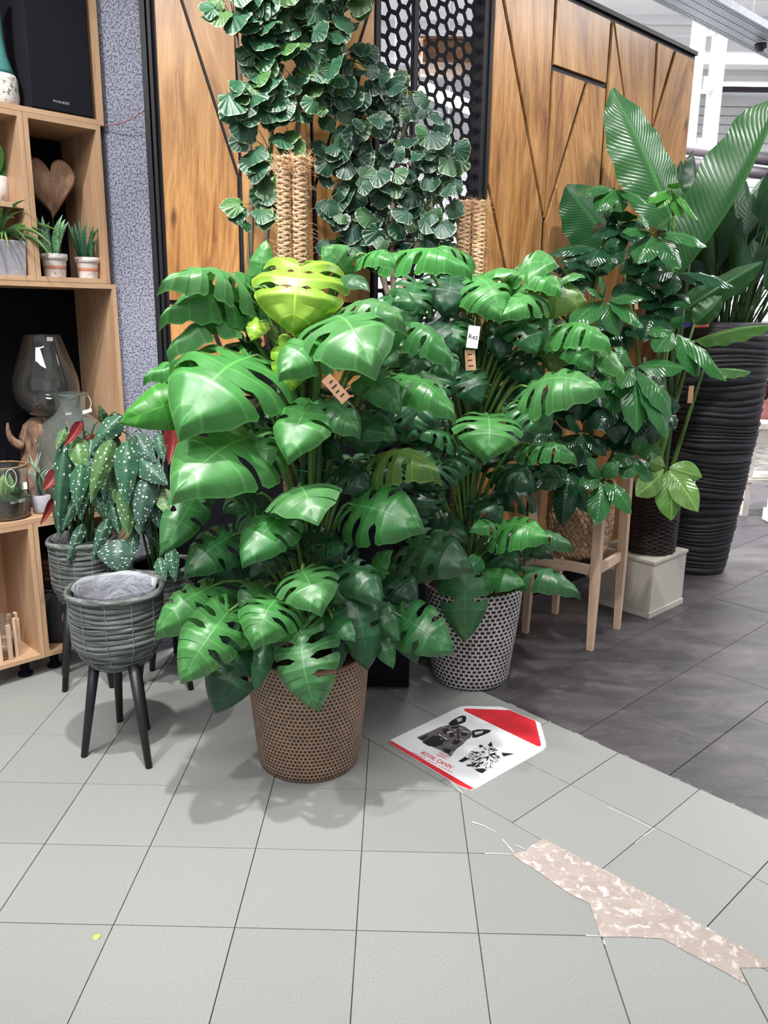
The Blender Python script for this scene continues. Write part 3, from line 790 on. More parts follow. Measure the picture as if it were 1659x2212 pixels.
for u, w, d in ((UHL, .022, .05), (us, .024, .02), (UHR + .0, .03, .06), (UHR + .026, .018, .075)):
    MB().box(WO + WD * u - WN * .01 + Vector((0, 0, WTOP / 2)), (w, d, WTOP), V3).build('upright', M['black_metal'], scr)
MB().box(WO + WD * ((UHL + UHR) / 2) - WN * .01 + Vector((0, 0, .48)), (UHR - UHL - .04, .015, .95), V3).build('lower_sheet', M['black_metal'], scr)

# ---- hall beyond: ceiling, far walls, window, beams
c = MB().box((3, 6, 4.25), (18, 22, .1)).build('ceiling', M['ceiling']); tag(c, 'white corrugated hall ceiling', None, kind='structure')
rib = MB().box((0, 0, 0), (14, .05, .05))
for k in range(12):
    r_ = MB().box((4, 5.0 + k * .55, 4.17), (14, .09, .06)).build('rib', M['ceiling'], c)
for k, (x, y, z) in enumerate(((4.5, 6.0, 3.95), (4.5, 8.4, 3.95))):
    bm_ = thing('beam', None, None, (x, y, z)); bm_.name = 'trim_%d' % (k + 4); tag(bm_, 'white steel roof beam nearer the tray' if k == 0 else 'white steel roof beam further back', None, kind='structure'); ORG[bm_.name] = Vector((x, y, z))
    MB().box((x, y, z + .12), (14, .14, .02)).build('flange', M['ceiling'], bm_); MB().box((x, y, z - .12), (14, .14, .02)).build('flange', M['ceiling'], bm_); MB().box((x, y, z), (14, .02, .24)).build('web', M['ceiling'], bm_)
HY = 10.5
wb = MB().box((3, HY, 2.1), (18, .1, 4.2)).build('wall_back', M['hall_wall']); tag(wb, 'pale far wall of the hall with horizontal cladding', None, kind='structure')
for k in range(int((at(1620, 192, HY - .06).z - .9) / .1)):
    MB().box((5.5, HY - .06, .9 + k * .1), (9, .025, .085)).build('cladding_board', M['white_paint'], wb)
wx0, wz0 = at(1560, 190, HY - .15).x, at(1620, 188, HY - .15).z
w1 = thing('window_1', 'bright high window in the far hall wall', None, (wx0 + 2.2, HY - .1, wz0 + .35), kind='structure')
MB().box((wx0 + 2.2, HY - .10, wz0 + .34), (4.4, .02, .66)).build('pane', M['window_light'], w1)
MB().box((wx0 + 2.2, HY - .12, wz0 - .02), (4.5, .06, .05)).build('sill', M['dark_pipe'], w1)
MB().box((wx0 + 2.2, HY - .12, wz0 + .70), (4.5, .06, .05)).build('sill', M['white_paint'], w1)
wlb = MB().box((-1.6, 7.5, 2.1), (.1, 6, 4.2)).build('wall_far', M['hall_wall']); tag(wlb, 'pale hall wall behind the hexagon screen', None, kind='structure')
# ================================================================== SHELVING (stands diagonally, parallel to the angled wall)
SD = Vector((1, 1, 0)) / 2 ** .5; SN = Vector((1, -1, 0)) / 2 ** .5; SO = Vector((-1.095, 3.335, 0)); ZV = Vector((0, 0, 1))
SAX = (SD, SN, ZV)
def sp3(u, dep, z): return SO + SD * u - SN * dep + ZV * z
def shp(x, y, dep=0):
    p = onplane(x, y, SO - SN * dep, SN); return (p - SO).dot(SD), p.z
def module(label, u0, u1, z0, z1, dep=.34, back='black_matte', t=.018, feet=False):
    th = thing('shelf_module', label, 'shelf', sp3((u0 + u1) / 2, dep / 2, z0), group='oak shelf modules against the stucco wall')
    bx = lambda nm, a0, a1, d0, d1, b0, b1, m: MB().box(sp3((a0 + a1) / 2, (d0 + d1) / 2, (b0 + b1) / 2), (a1 - a0, d1 - d0, b1 - b0), SAX).build(nm, M[m], th)
    bx('side_panel', u0, u0 + t, 0, dep, z0, z1, 'oak'); bx('side_panel', u1 - t, u1, 0, dep, z0, z1, 'oak')
    bx('bottom_panel', u0 + t, u1 - t, 0, dep, z0, z0 + t, 'oak'); bx('top_panel', u0 + t, u1 - t, 0, dep, z1 - t, z1, 'oak')
    bx('back_panel', u0 + t, u1 - t, dep - .012, dep - .002, z0 + t, z1 - t, back)
    if feet:
        for a in (u0 + .06, u1 - .06):
            for d in (.07, dep - .07):
                b = MB(); c = sp3(a, d, 0); b.lathe([(.03, 0), (.03, .012), (.018, .014), (.018, .078), (.026, .0785)], c, 14); b.build('foot', M['black_matte'], th)
    return th
ZA0, ZA1 = 2.144, 2.180; ZB0, ZB1 = 1.577, 1.600; ZM = 1.576; ZC0, ZC1 = .652, .682; ZD = .08
module('low oak cube shelf holding the black clay pot', -.415, -.02, ZD, .651, .34, feet=True)
module('low oak cube shelf at left with glass cylinder of sticks', -.815, -.417, ZD, .651, .34, back='oak', feet=True)
module('wide oak shelf holding glass vase and terrarium', -.815, .0, .652, 1.5755, .36)
module('narrow oak cube shelf holding the wooden heart', -.315, -.022, 1.577, 2.162, .33)
mod_left = module('oak cube shelf at left edge holding the grey pot', -.70, -.317, 1.577, 2.162, .33, back='oak')
module('tall oak shelf holding the black loudspeaker', -.80, -.005, 2.163, 3.0, .36)

def on_shelf(px, z, dep, zref=None):
    if zref is not None:
        q = on_shelf(px, zref, dep); q.z = z; return q
    return on_shelf0(px, z, dep)
def on_shelf0(px, z, dep):          # point on a shelf at pixel column px, height z, depth dep behind the shelf front
    # find u such that projected x equals px
    n_, p0 = SN, SO - SN * dep
    best = None
    d0 = ray(px, 600); d1 = ray(px, 601)
    # plane through camera containing the pixel column
    nn = ray(px, 0).cross(ray(px, 2000)); a = sp3(0, dep, z); t = (CAM - a).dot(nn) / SD.dot(nn)
    return a + SD * t
# loudspeaker
u0, u1 = shp(69, 236)[0], shp(208, 258)[0]; zs = 2.182
spk = thing('loudspeaker', 'black box loudspeaker on the top shelf', 'speaker', sp3((u0 + u1) / 2, .15, zs))
MB().box(sp3((u0 + u1) / 2, .165, zs + .26), (u1 - u0, .27, .52), SAX).build('cabinet', M['speaker_box'], spk)
fr = MB()
fr.prism([(u0 + .004, zs + .004), (u1 - .004, zs + .004), (u1 - .004, zs + .516), (u0 + .004, zs + .516)], 0, .016, bevel=.005, tf=lambda x, y, z: sp3(x, .029 - z, y))
grl = fr.build('grille', M['speaker_cloth'], spk)
place_text('logo', 'PIONEER', .012, sp3((u0 + u1) / 2 - .005, .012, zs + .038), SD, ZV, M['silver_print'], grl, 1.3)
# ceramic vase, mostly cut off by the picture edge
c = on_shelf(-5, 2.164 + .018, .085, 2.3); vs = thing('ceramic_vase', 'teal and speckled white ceramic vase left of the loudspeaker', 'vase', c)
MB().lathe([(.055, 0), (.062, .004), (.066, .03), (.064, .09), (.058, .105)], c, 40).build('speckled_base', m_speckled('vase_speckle', (.72, .70, .66), (.15, .14, .11), 60, .56), vs)
MB().lathe([(.058, .105), (.05, .125), (.036, .17), (.028, .23), (.027, .32), (.034, .38), (.03, .385), (.02, .32)], c, 40).build('glazed_neck', M['teal_glaze'], vs)
# wooden heart on a rod
c = on_shelf(110, 1.595, .17, 1.9)
ht = thing('wooden_heart', 'carved wooden heart on a black rod in the narrow cube shelf', 'ornament', c)
zc = onplane(110, 400, c, SN).z
hp = []
for i in range(40):
    t = 2 * math.pi * i / 40; x = 16 * math.sin(t) ** 3; y = 13 * math.cos(t) - 5 * math.cos(2 * t) - 2 * math.cos(3 * t) - math.cos(4 * t)
    x *= 1.0; hp.append((x * .0057 + .004 * math.sin(y * .4), y * .0079 + zc))
ha = Vector((.90, .44, 0)).normalized(); hn = Vector((ha.y, -ha.x, 0))
b = MB()
N = len(hp); lay = [(-.028, .86), (-.022, 1), (.02, 1), (.028, .93)]
for dz, sc in lay:
    for x, z in hp: b.v.append(c + ha * (x * sc) + ZV * (zc + (z - zc) * sc - c.z) + hn * dz)
for l in range(3):
    for i in range(N): b.face((l * N + i, l * N + (i + 1) % N, (l + 1) * N + (i + 1) % N, (l + 1) * N + i), [(0, i * .02), (0, i * .02 + .02), (.05, i * .02 + .02), (.05, i * .02)])
b.face([3 * N + i for i in range(N)], [(x, z) for x, z in hp]); b.face([i for i in range(N - 1, -1, -1)], [(x, z) for x, z in reversed(hp)])
b.build('heart', M['teak'], ht)
MB().tube([c + ZV * .0, c + ZV * (zc - .13 - c.z)], .005, 8).build('rod', M['black_leg'], ht)
MB().lathe([(.035, 0), (.035, .006), (.006, .008)], c, 20).build('foot_plate', M['black_leg'], ht)
# potted snake plants and the grey pot
def small_pot(px, label, name, r, h, dep, zbase, mat='antique_white', band=True):
    c = on_shelf(px, zbase, dep); t = thing(name, label, 'plant', c)
    MB().lathe([(r * .78, 0), (r * .80, .003), (r * .92, h * .74), (r * .93, h * .75)], c, 28).build('pot', M[mat], t)
    MB().lathe([(r * .93, h * .75), (r * 1.02, h * .76), (r * 1.03, h), (r * .92, h), (r * .90, h * .86)], c, 28).build('pot_rim', M[mat], t)
    if band: MB().lathe([(r * .855, h * .34), (r * .862, h * .345), (r * .885, h * .55), (r * .878, h * .555)], c, 28).build('pink_band', M['terracotta'], t)
    MB().lathe([(r * .9, h * .84), (.001, h * .87)], c, 20).build('soil', M['soil'], t)
    return t, c
def sprout(t, c, h0, n, hh, w, spread, col, mesh, seed, lean=.4):
    rn = random.Random(seed)
    for i in range(n):
        a = 2 * math.pi * i / n + rn.uniform(-.4, .4); r = spread * rn.uniform(.15, .6); L = hh * rn.uniform(.6, 1.05)
        b0 = c + Vector((math.cos(a) * r, math.sin(a) * r, h0)); tip = b0 + Vector((math.cos(a) * L * lean * rn.uniform(.3, 1.2), math.sin(a) * L * lean * rn.uniform(.3, 1.2), L))
        put_leaf(rn.choice(mesh), b0, tip, w * rn.uniform(.8, 1.2), t, col, (math.cos(a + 2.4) * .3, -1, .2))
t, c = small_pot(120, 'banded snake plant in white pot below the wooden heart', 'snake_plant', .049, .088, .07, 1.595); sprout(t, c, .07, 13, .17, .026, .05, (.11, .21, .12), SAN, 1, .35)
t, c = small_pot(191, 'thin-leaved snake plant in white pot beside the shelf side', 'snake_plant', .046, .082, .07, 1.595); sprout(t, c, .065, 13, .15, .013, .05, (.055, .15, .075), SAN, 2, .3)
c = on_shelf(12, 1.595, .075); t = thing('strap_leaf_plant', 'arching strap-leaved plant in square grey pot at left edge', 'plant', c)
b = MB(); s_ = .055
b.prism([(-s_, -s_), (s_, -s_), (s_, s_), (-s_, s_)], 0, .125, bevel=.006, tf=lambda x, y, z: c + SD * x * (1 + z) - SN * y * (1 + z) + ZV * z); b.build('pot', M['concrete'], t)
MB().box(c + ZV * .1255, (.09, .09, .004), SAX).build('soil', M['soil'], t)
rn = random.Random(5)
for i in range(26):
    a = rn.uniform(-1.9, .5); L = rn.uniform(.12, .22); el = rn.uniform(-.55, 1.1); b0 = c + ZV * .135
    put_leaf(GRS[0], b0, b0 + Vector((math.cos(a) * L * math.cos(el), math.sin(a) * L * math.cos(el), L * math.sin(el) * .8 + .02)), .012, t, (.22, .38, .13) if rn.random() < .6 else (.08, .20, .07), (0, 0, 1))
c = on_shelf(-4, 1.855, .17); MB().box(sp3(-.5085, .16, 1.853 - .011), (.345, .30, .018), SAX).build('shelf_board', M['oak'], mod_left)
t = thing('small_leafy_plant', 'leafy plant in white pot on the short oak board', 'plant', c)
MB().lathe([(.04, 0), (.045, .1), (.042, .1), (.04, .09)], c, 24).build('pot', M['antique_white'], t)
for a, L in ((.2, .13), (1.2, .15), (2.6, .12), (4, .12), (5.2, .14)):
    put_leaf(PAD[0], c + ZV * .09, c + Vector((math.cos(a) * .09, math.sin(a) * .09, .09 + L)), .06, t, (.07, .26, .05), (0, -1, .4))

# ---- glass on the wide shelf
ZF = .671
def glassware(name, label, c, prof, th=.003, mat='glass', cat='vase', n=56):
    t = thing(name, label, cat, c)
    out = [(r, z) for r, z in prof]; inn = [(max(r - th, .0005), max(z, th * 1.5)) for r, z in reversed(prof)]
    MB().lathe([(.0005, 0)] + out + inn + [(.0005, th * 1.5)], c, n).build('glass_body', M[mat], t)
    return t
# driftwood lump with the drop-shaped vase melted over it
c = on_shelf(84, ZF, .255, .95); dw = thing('driftwood', 'gnarled driftwood stump carrying the drop-shaped glass vase', 'driftwood', c)
rn = random.Random(9); b = MB()
def knob(r, z, a): return (r * (1 + .18 * math.sin(3 * a + z * 17) + .12 * math.sin(7 * a + z * 41)), z)
b.lathe([(.08, 0), (.09, .03), (.08, .09), (.07, .16), (.06, .22), (.068, .28), (.06, .33), (.03, .36), (.001, .365)], c, 40, jit=knob); b.build('stump', M['driftwood'], dw)
for k in range(5):
    a = k * 1.3; p0 = c + Vector((math.cos(a) * .07, math.sin(a) * .07, .25)); MB().tube(curve(p0, p0 + Vector((math.cos(a) * .06, math.sin(a) * .06, .02)), p0 + Vector((math.cos(a) * .05, math.sin(a) * .05, .10)), 6), [.02, .019, .017, .014, .011, .008, .004], 8).build('knurl', M['driftwood'], dw)
cv = on_shelf(98, ZF + .335, .225, 1.2)
vb = glassware('drop_vase', 'drop-shaped clear glass vase resting on driftwood', cv + ZV * .03, [(.03, 0), (.08, .016), (.118, .06), (.132, .11), (.128, .16), (.110, .22), (.088, .285), (.072, .335), (.073, .34)], mat='glass')
q = onplane(100, 672, cv, SN); MB().box(cv + ZV * .352 + SN * .078, (.025, .0015, .016), SAX).build('price_sticker', M['paper_white'], vb)
# big bottle-neck jar
c = on_shelf(157, ZF, .135, .95); jr = glassware('glass_jar', 'large round clear glass jar with short neck behind the begonia', c, [(.10, 0), (.13, .02), (.150, .10), (.152, .20), (.140, .29), (.108, .35), (.072, .378), (.060, .40), (.060, .43), (.068, .462), (.073, .466)], mat='glass_green')
MB().tube([c + Vector((.073 * math.cos(a), .073 * math.sin(a), .466)) for a in [2 * math.pi * k / 28 for k in range(28)]], .004, 6, closed=True).build('lip', M['glass_green'], jr)
p = c + SN * .048 + SD * .056 + ZV * .46
MB().tube(curve(p, p + ZV * -.03 + SD * .02 + SN * .01, p + ZV * -.055 + SN * .02 - SD * .005), .0012, 6).build('string', M['paper_white'], jr); jst = list(jr.children)[-1]
MB().box(p + ZV * -.062 + SN * .03 - SD * .02, (.04, .002, .014), ((SD + ZV * .2).normalized(), SN, ZV)).build('swing_tag', M['paper_white'], jst)
# terrarium cylinder
c = on_shelf(14, ZF, .10); tr = glassware('terrarium', 'glass terrarium with succulents and white pebbles at left edge', c, [(.085, 0), (.092, .01), (.092, .20), (.093, .205)], mat='glass', cat='terrarium')
MB().lathe([(.0005, .0075), (.084, .0075), (.086, .04), (.085, .06), (.0005, .062)], c, 40).build('soil', M['soil'], tr)
MB().tube([c + Vector((.0885 * math.cos(a), .0885 * math.sin(a), .207)) for a in [2 * math.pi * k / 40 for k in range(40)]], .0035, 6, closed=True).build('jute_rim', M['rattan'], tr)
rn = random.Random(2)
for k in range(14):
    a = rn.uniform(0, 6.28); r = rn.uniform(.03, .072); MB().ball(c + Vector((r * math.cos(a), r * math.sin(a), .067)), .012, 7, sq=(1, rn.uniform(.7, 1.2), .7)).build('pebble', M['pebble'], tr)
for k in range(7):
    a = k * .9; put_leaf(SAN[0], c + ZV * .06 + Vector((math.cos(a) * .012, math.sin(a) * .012, 0)), c + Vector((math.cos(a) * .03, math.sin(a) * .03, .17)), .03, tr, (.10, .22, .06), (math.cos(a), -1, .1))
for cx_, cy2, col, n_, s_ in ((.045, -.045, (.22, .38, .24), 10, .03), (-.04, -.05, (.25, .42, .10), 12, .035), (.06, .0, (.06, .24, .06), 16, .05)):
    for k in range(n_):
        a = 2.4 * k; b0 = c + Vector((cx_, cy2, .066)); el = .3 + k * .1
        put_leaf(SUC[0], b0, b0 + Vector((math.cos(a) * s_ * math.cos(el), math.sin(a) * s_ * math.cos(el), s_ * math.sin(el) + .004)), .012, tr, col, (0, 0, 1))
p = c + SN * .092 + ZV * .17
MB().tube([p + SD * (.02 * math.cos(a)) + ZV * (.035 * math.sin(a)) for a in [2 * math.pi * k / 24 for k in range(24)]], .0012, 5, closed=True).build('string', M['paper_white'], tr)
MB().box(c + (SN * .8 + SD * .55).normalized() * .0935 + ZV * .13, (.02, .0015, .028), SAX).build('price_sticker', M['paper_white'], tr)
# silvery air plant between terrarium and jar
c = on_shelf(93, ZF, .075); t = thing('air_plant', 'silvery grey air plant between terrarium and large jar', 'plant', c)
MB().lathe([(.03, 0), (.034, .01), (.034, .07), (.03, .072)], c, 20).build('pot', M['concrete'], t)
for k in range(15):
    a = 2.4 * k; L = .13 + .03 * math.sin(k * 3); el = .5 + .08 * k; b0 = c + ZV * .07
    put_leaf(GRS[0], b0, b0 + Vector((math.cos(a) * L * math.cos(el) * .8, math.sin(a) * L * math.cos(el) * .6, L * abs(math.sin(el)) + .02)), .016, t, (.26, .33, .25), (0, -.3, 1))
# lower cubes: clay pot with strap, rattan ball, glass cylinder with sticks
ZL = ZD + .018
c = on_shelf(131, ZL, .135); t = thing('clay_pot', 'black clay pot with a brown leather strap in the low cube shelf', 'pot', c)
MB().lathe([(.078, 0), (.085, .006), (.09, .05), (.09, .16), (.082, .195), (.068, .21), (.066, .225), (.072, .235), (.066, .235), (.058, .21)], c, 48).build('pot_body', M['clay_black'], t)
dc = (Vector((0, 0, 0)) - c); dc.z = 0; dc.normalize(); sdv = Vector((-dc.y, dc.x, 0)); dq = (dc + sdv * .45).normalized()
b = MB(); N = 26
pc = c + dq * .0905 + ZV * .115; sq = Vector((-dq.y, dq.x, 0))
b.v = [pc + dq * .004] + [pc + sq * (.028 * math.cos(2 * math.pi * k / N)) + ZV * (.036 * math.sin(2 * math.pi * k / N)) - dq * (.028 * math.cos(2 * math.pi * k / N)) ** 2 / .17 + dq * .002 for k in range(N)]
for k in range(N): b.face((0, 1 + k, 1 + (k + 1) % N))
b.build('leather_patch', M['leather'], t)
MB().tube([c + dq * .072 + ZV * .228, c + dq * .087 + ZV * .19, c + dq * .092 + ZV * .15], .005, 6).build('strap', M['leather'], t); MB().tube([c + dq * .093 + ZV * .08, c + dq * .092 + ZV * .04], .004, 6).build('strap', M['leather'], t)
c = on_shelf(122, ZL, .27); t = thing('rattan_bundle', 'bundle of twisted rattan behind the black clay pot', 'ornament', c)
b = MB(); MB().lathe([(.05, 0), (.06, .01), (.06, .30), (.05, .31)], c, 20).build('core', M['rattan'], t)
for k in range(12): b.tube([c + ZV * (.02 + .026 * k) + Vector((.062 * math.cos(a), .062 * math.sin(a), .01 * math.sin(3 * a))) for a in [2 * math.pi * j / 20 for j in range(20)]], .01, 6, closed=True)
b.build('coil', M['rattan'], t)
c = on_shelf(2, ZL, .10); t = glassware('glass_cylinder', 'glass cylinder wrapped with wooden sticks in low shelf at left edge', c, [(.06, 0), (.066, .008), (.066, .16), (.067, .162)], cat='lantern')
for k in range(7):
    a = -1.6 + k * .5; MB().box(c + Vector((math.cos(a) * .074, math.sin(a) * .074, .075 + .008 * (k % 2))), (.014, .012, .15 + .016 * (k % 2)), (Vector((-math.sin(a), math.cos(a), 0)), Vector((math.cos(a), math.sin(a), 0)), ZV)).build('stick', M['pine'], t)
# thin red cord drooping from shelf to the wall frame
p0, p1 = sp3(-.002, .004, 2.166) , at(322, 230, LY - .03)
cdv = MB().tube(curve(p0, (p0 + p1) / 2 + ZV * -.035, p1, 10), .0016, 6).build('cord', M['cord']); tag(cdv, 'thin red cord drooping across the grey stucco wall', 'cord')
# ================================================================== WICKER PLANTERS ON LEGS
def wicker_planter(name, label, c, r, zrim, zbot, legs, liner=True, rows=13, sticker=False, label2=None):
    t = thing(name, label, 'planter', (c[0], c[1], 0)); H = zrim - zbot
    prof = lambda f: r * (.60 + .36 * min(1, f / .35) ** .7 + .04 * f) if f < .35 else r * (.96 + .04 * f)
    rn = random.Random(int(c[0] * 1000))
    MB().lathe([(r * .58, zbot + .006)] + [(prof(f) - .012, zbot + H * f) for f in (.03, .1, .2, .3, .4, .6, .8, 1)], (c[0], c[1], 0), 40, cap=(1, 0)).build('inner_wall', M['black_matte'], t)
    for k in range(rows):
        f = (k + .5) / rows; rr = prof(f); z = zbot + H * f; b = MB(); n = 44; hb = H / rows * .62
        ph = rn.uniform(0, 6)
        ring = []
        for i in range(n):
            a = 2 * math.pi * i / n; ring.append((a, .0012 * math.sin(9 * a + ph), .003 * math.sin(3 * a + ph)))
        base = 0; S = 8
        for a, dr, dz in ring:
            for s_ in range(S):
                q = 2 * math.pi * s_ / S; R = rr + dr + .0085 * math.cos(q)
                b.v.append(Vector((c[0] + R * math.cos(a), c[1] + R * math.sin(a), z + dz + hb * math.sin(q))))
        for i in range(n):
            i2 = (i + 1) % n
            for s_ in range(S):
                s2 = (s_ + 1) % S; b.face((i * S + s_, i2 * S + s_, i2 * S + s2, i * S + s2), [(i / n * 3, s_ / S + k), ((i + 1) / n * 3, s_ / S + k), ((i + 1) / n * 3, (s_ + 1) / S + k), (i / n * 3, (s_ + 1) / S + k)], 0, True)
        b.build('wicker_band', M['grey_wicker'], t)
    b = MB(); b.tube([Vector((c[0] + (r + .004) * math.cos(a), c[1] + (r + .004) * math.sin(a), zrim + .003 * math.sin(3 * a))) for a in [2 * math.pi * k / 48 for k in range(48)]], .011, 8, closed=True); b.build('rim', M['grey_wicker'], t)
    for k in range(12):
        a = 2 * math.pi * k / 12 + .1; pts = []
        for f in [i / 40 for i in range(41)]:
            R = prof(f) + .0085 + .0025 * math.cos(f * rows * 2 * math.pi + math.pi); aa = a + .010 * math.sin(f * rows * math.pi)
            pts.append(Vector((c[0] + R * math.cos(aa), c[1] + R * math.sin(aa), zbot + H * f)))
        MB().tube(pts, .0011, 5).build('wire', M['galv'], t)
    if liner:
        rn2 = random.Random(8)
        MB().lathe([(r * .93, zrim + .014), (r * .90, zrim + .012), (r * .855, zrim - .03), (r * .80, zbot + H * .4), (r * .5, zbot + .03), (.001, zbot + .028)], (c[0], c[1], 0), 36, jit=lambda R, z, a: (R * (1 + .012 * math.sin(7 * a + z * 60)), z + .004 * math.sin(5 * a)), cap=(0, 0)).build('plastic_liner', M['liner'], t)
    if sticker:
        a = math.radians(38); p = Vector((c[0] + r * .9 * math.cos(a), c[1] + r * .9 * math.sin(a), zrim - .004)); MB().box(p, (.02, .002, .026), (Vector((.9, -.4, 0)).normalized(), Vector((.4, .9, 0)).normalized(), ZV)).build('price_sticker', M['paper_white'], t)
    for lx, ly in legs:
        d = Vector((lx - c[0], ly - c[1], 0)); top = Vector((c[0], c[1], 0)) + d * .58 + ZV * (zbot + .02)
        MB().tube([Vector((lx, ly, 0)), top], [.0115, .0185], 14).build('leg', M['black_leg'], t)
    return t
fc = (-.893, 2.515)
wicker_planter('wicker_planter', 'empty grey wicker planter on black legs with plastic liner, in front', fc, .148, .572, .318, [tuple(fl(182, 1634).xy), tuple(fl(322, 1658).xy), tuple(fl(259, 1558).xy), tuple(fl(318, 1575).xy)], rows=14, sticker=True)
bc1 = (-1.185, 3.0)
pl1 = wicker_planter('wicker_planter', 'tall grey wicker planter with spotted begonia beside the shelf', bc1, .118, .60, .34, [(-1.325, 3.06), (-1.085, 2.94), (-1.05, 3.08), (-1.26, 2.90)], rows=14)
bc2 = (-.875, 2.99)
pl2 = wicker_planter('wicker_planter', 'lower grey wicker planter half hidden behind the front planter', bc2, .115, .505, .28, [(-.765, 2.93), (-.98, 2.94), (-.79, 3.10), (-.97, 3.10)], rows=12, liner=False)
MB().lathe([(.1, .47), (.001, .475)], (bc2[0], bc2[1], 0), 24).build('soil', M['soil'], pl2)
# spotted begonia: leaves from the photograph (zoomed crop coordinates), two plants
Z2 = lambda X, Y, D: at(.25316 * X, 600 + .25316 * Y, D); Z3 = lambda X, Y, D: at(.28933 * X, 1100 + .28933 * Y, D)
DG, LG = (.045, .115, .072), (.095, .19, .07)
BL = [  # base, tip, width(zoom px), colour, red side, plant, depth
 ((560, 1400), (500, 2180), 125, DG, 0, 1, 2.93), ((700, 1590), (655, 2000), 115, DG, 0, 1, 2.90), ((950, 1380), (770, 1930), 125, LG, 0, 1, 2.88), ((1090, 1390), (1085, 1970), 150, DG, 0, 2, 2.86),
 ((1110, 1740), (1095, 2215), 150, LG, 0, 2, 2.90), ((1150, 1320), (1330, 1580), 135, DG, 0, 2, 2.92), ((1200, 1540), (1435, 1770), 150, DG, 0, 2, 2.88), ((1270, 1700), (1190, 2170), 150, DG, 0, 2, 2.86),
 ((1040, 1175), (770, 1500), 125, DG, 0, 1, 2.94), ((890, 1250), (845, 1085), 60, LG, 0, 1, 3.0), ((560, 1290), (480, 1470), 55, LG, 0, 1, 2.95), ((695, 1230), (545, 1440), 60, DG, 1, 1, 2.95), ((490, 1650), (365, 1815), 85, DG, 1, 1, 2.93),
 ((470, 1880), (340, 2115), 50, DG, 1, 1, 2.95), ((940, 1850), (1030, 2200), 105, DG, 0, 2, 2.95), ((650, 1900), (530, 2160), 85, DG, 0, 1, 2.94), ((1400, 1800), (1430, 2020), 130, (.22, .33, .16), 0, 2, 2.90), ((1350, 1320), (1400, 1570), 85, DG, 0, 2, 2.95),
 ((1480, 1260), (1440, 1600), 105, DG, 1, 2, 2.97), ((800, 1750), (900, 2080), 90, DG, 0, 1, 2.97), ((1000, 1500), (930, 1850), 100, DG, 0, 2, 3.0), ((760, 1340), (870, 1600), 85, DG, 1, 1, 3.0), ((1180, 1900), (1290, 2230), 110, DG, 0, 2, 2.96),
 ((620, 1480), (760, 1750), 100, LG, 0, 1, 2.98), ((1010, 1290), (900, 1400), 70, DG, 1, 1, 2.97), ((820, 1480), (720, 1700), 90, DG, 0, 1, 2.96), ((1310, 1450), (1180, 1700), 100, DG, 0, 2, 2.94)]
BL3 = [((620, 110), (495, 425), 65, DG, 0, 1, 2.90), ((810, 70), (690, 405), 75, DG, 0, 1, 2.88), ((885, 225), (905, 480), 215, DG, 0, 2, 2.86), ((1190, 360), (1235, 545), 75, DG, 0, 2, 2.86), ((1280, 290), (1310, 545), 80, DG, 0, 2, 2.88), ((1000, 170), (985, 355), 65, DG, 0, 2, 2.9), ((1060, 60), (1040, 190), 70, DG, 0, 2, 2.9)]
def begonia_leaf(b0, tp, w, col, red, pl, D, fz, sc):
    P = pl1 if pl == 1 else pl2; cc = bc1 if pl == 1 else bc2
    p0, p1 = fz(*b0, D), fz(*tp, D - .05)
    nh = (.25, -1, .35) if not red else (-.2, 1, -.2)
    put_leaf(BEG[(len(P.children)) % 2], p0, p1, pxm(w * sc * 1.42, D), P, col, nh)
    s0_ = Vector((cc[0] + random.uniform(-.04, .04), cc[1] + random.uniform(-.04, .04), .50 if pl == 1 else .47))
    MB().tube(curve(s0_, Vector((s0_.x * .6 + p0.x * .4, s0_.y * .6 + p0.y * .4, p0.z + .10)), p0, 7), [.005, .0045, .004, .004, .0035, .003, .0025, .002], 6).build('stem', M['stem_dark'], P)
rb = random.Random(3)
for k in range(18):
    x, y = rb.uniform(520, 1350), rb.uniform(1330, 1950); a = rb.uniform(-.5, .5); L_ = rb.uniform(300, 480)
    BL.append(((x, y), (x + math.sin(a) * L_ * .6, y + L_ * math.cos(a)), rb.uniform(90, 130), DG if rb.random() < .75 else LG, 0, 1 if x < 900 else 2, rb.uniform(2.92, 3.0)))
for q in BL: begonia_leaf(*q, Z2, .25316)
for q in BL3: begonia_leaf(*q, Z3, .28933)

# ================================================================== BLACK COUNTER BEHIND THE MONSTERAS
zc_ = at(700, 884, 2.93).z
ct = thing('black_counter', 'long black counter behind the monsteras against the wooden wall', 'counter', (-.29, 3.07, 0))
MB().box((-.29, 3.075, zc_ - .012), (.84, .33, .024)).build('top', M['black_metal'], ct)
MB().box((-.29, 3.085, zc_ / 2), (.80, .28, zc_ - .03)).build('body', M['black_matte'], ct)
for x in (-.5, -.09): MB().box((x, 2.94, zc_ / 2), (.38, .012, zc_ - .1)).build('door', M['black_matte'], ct)
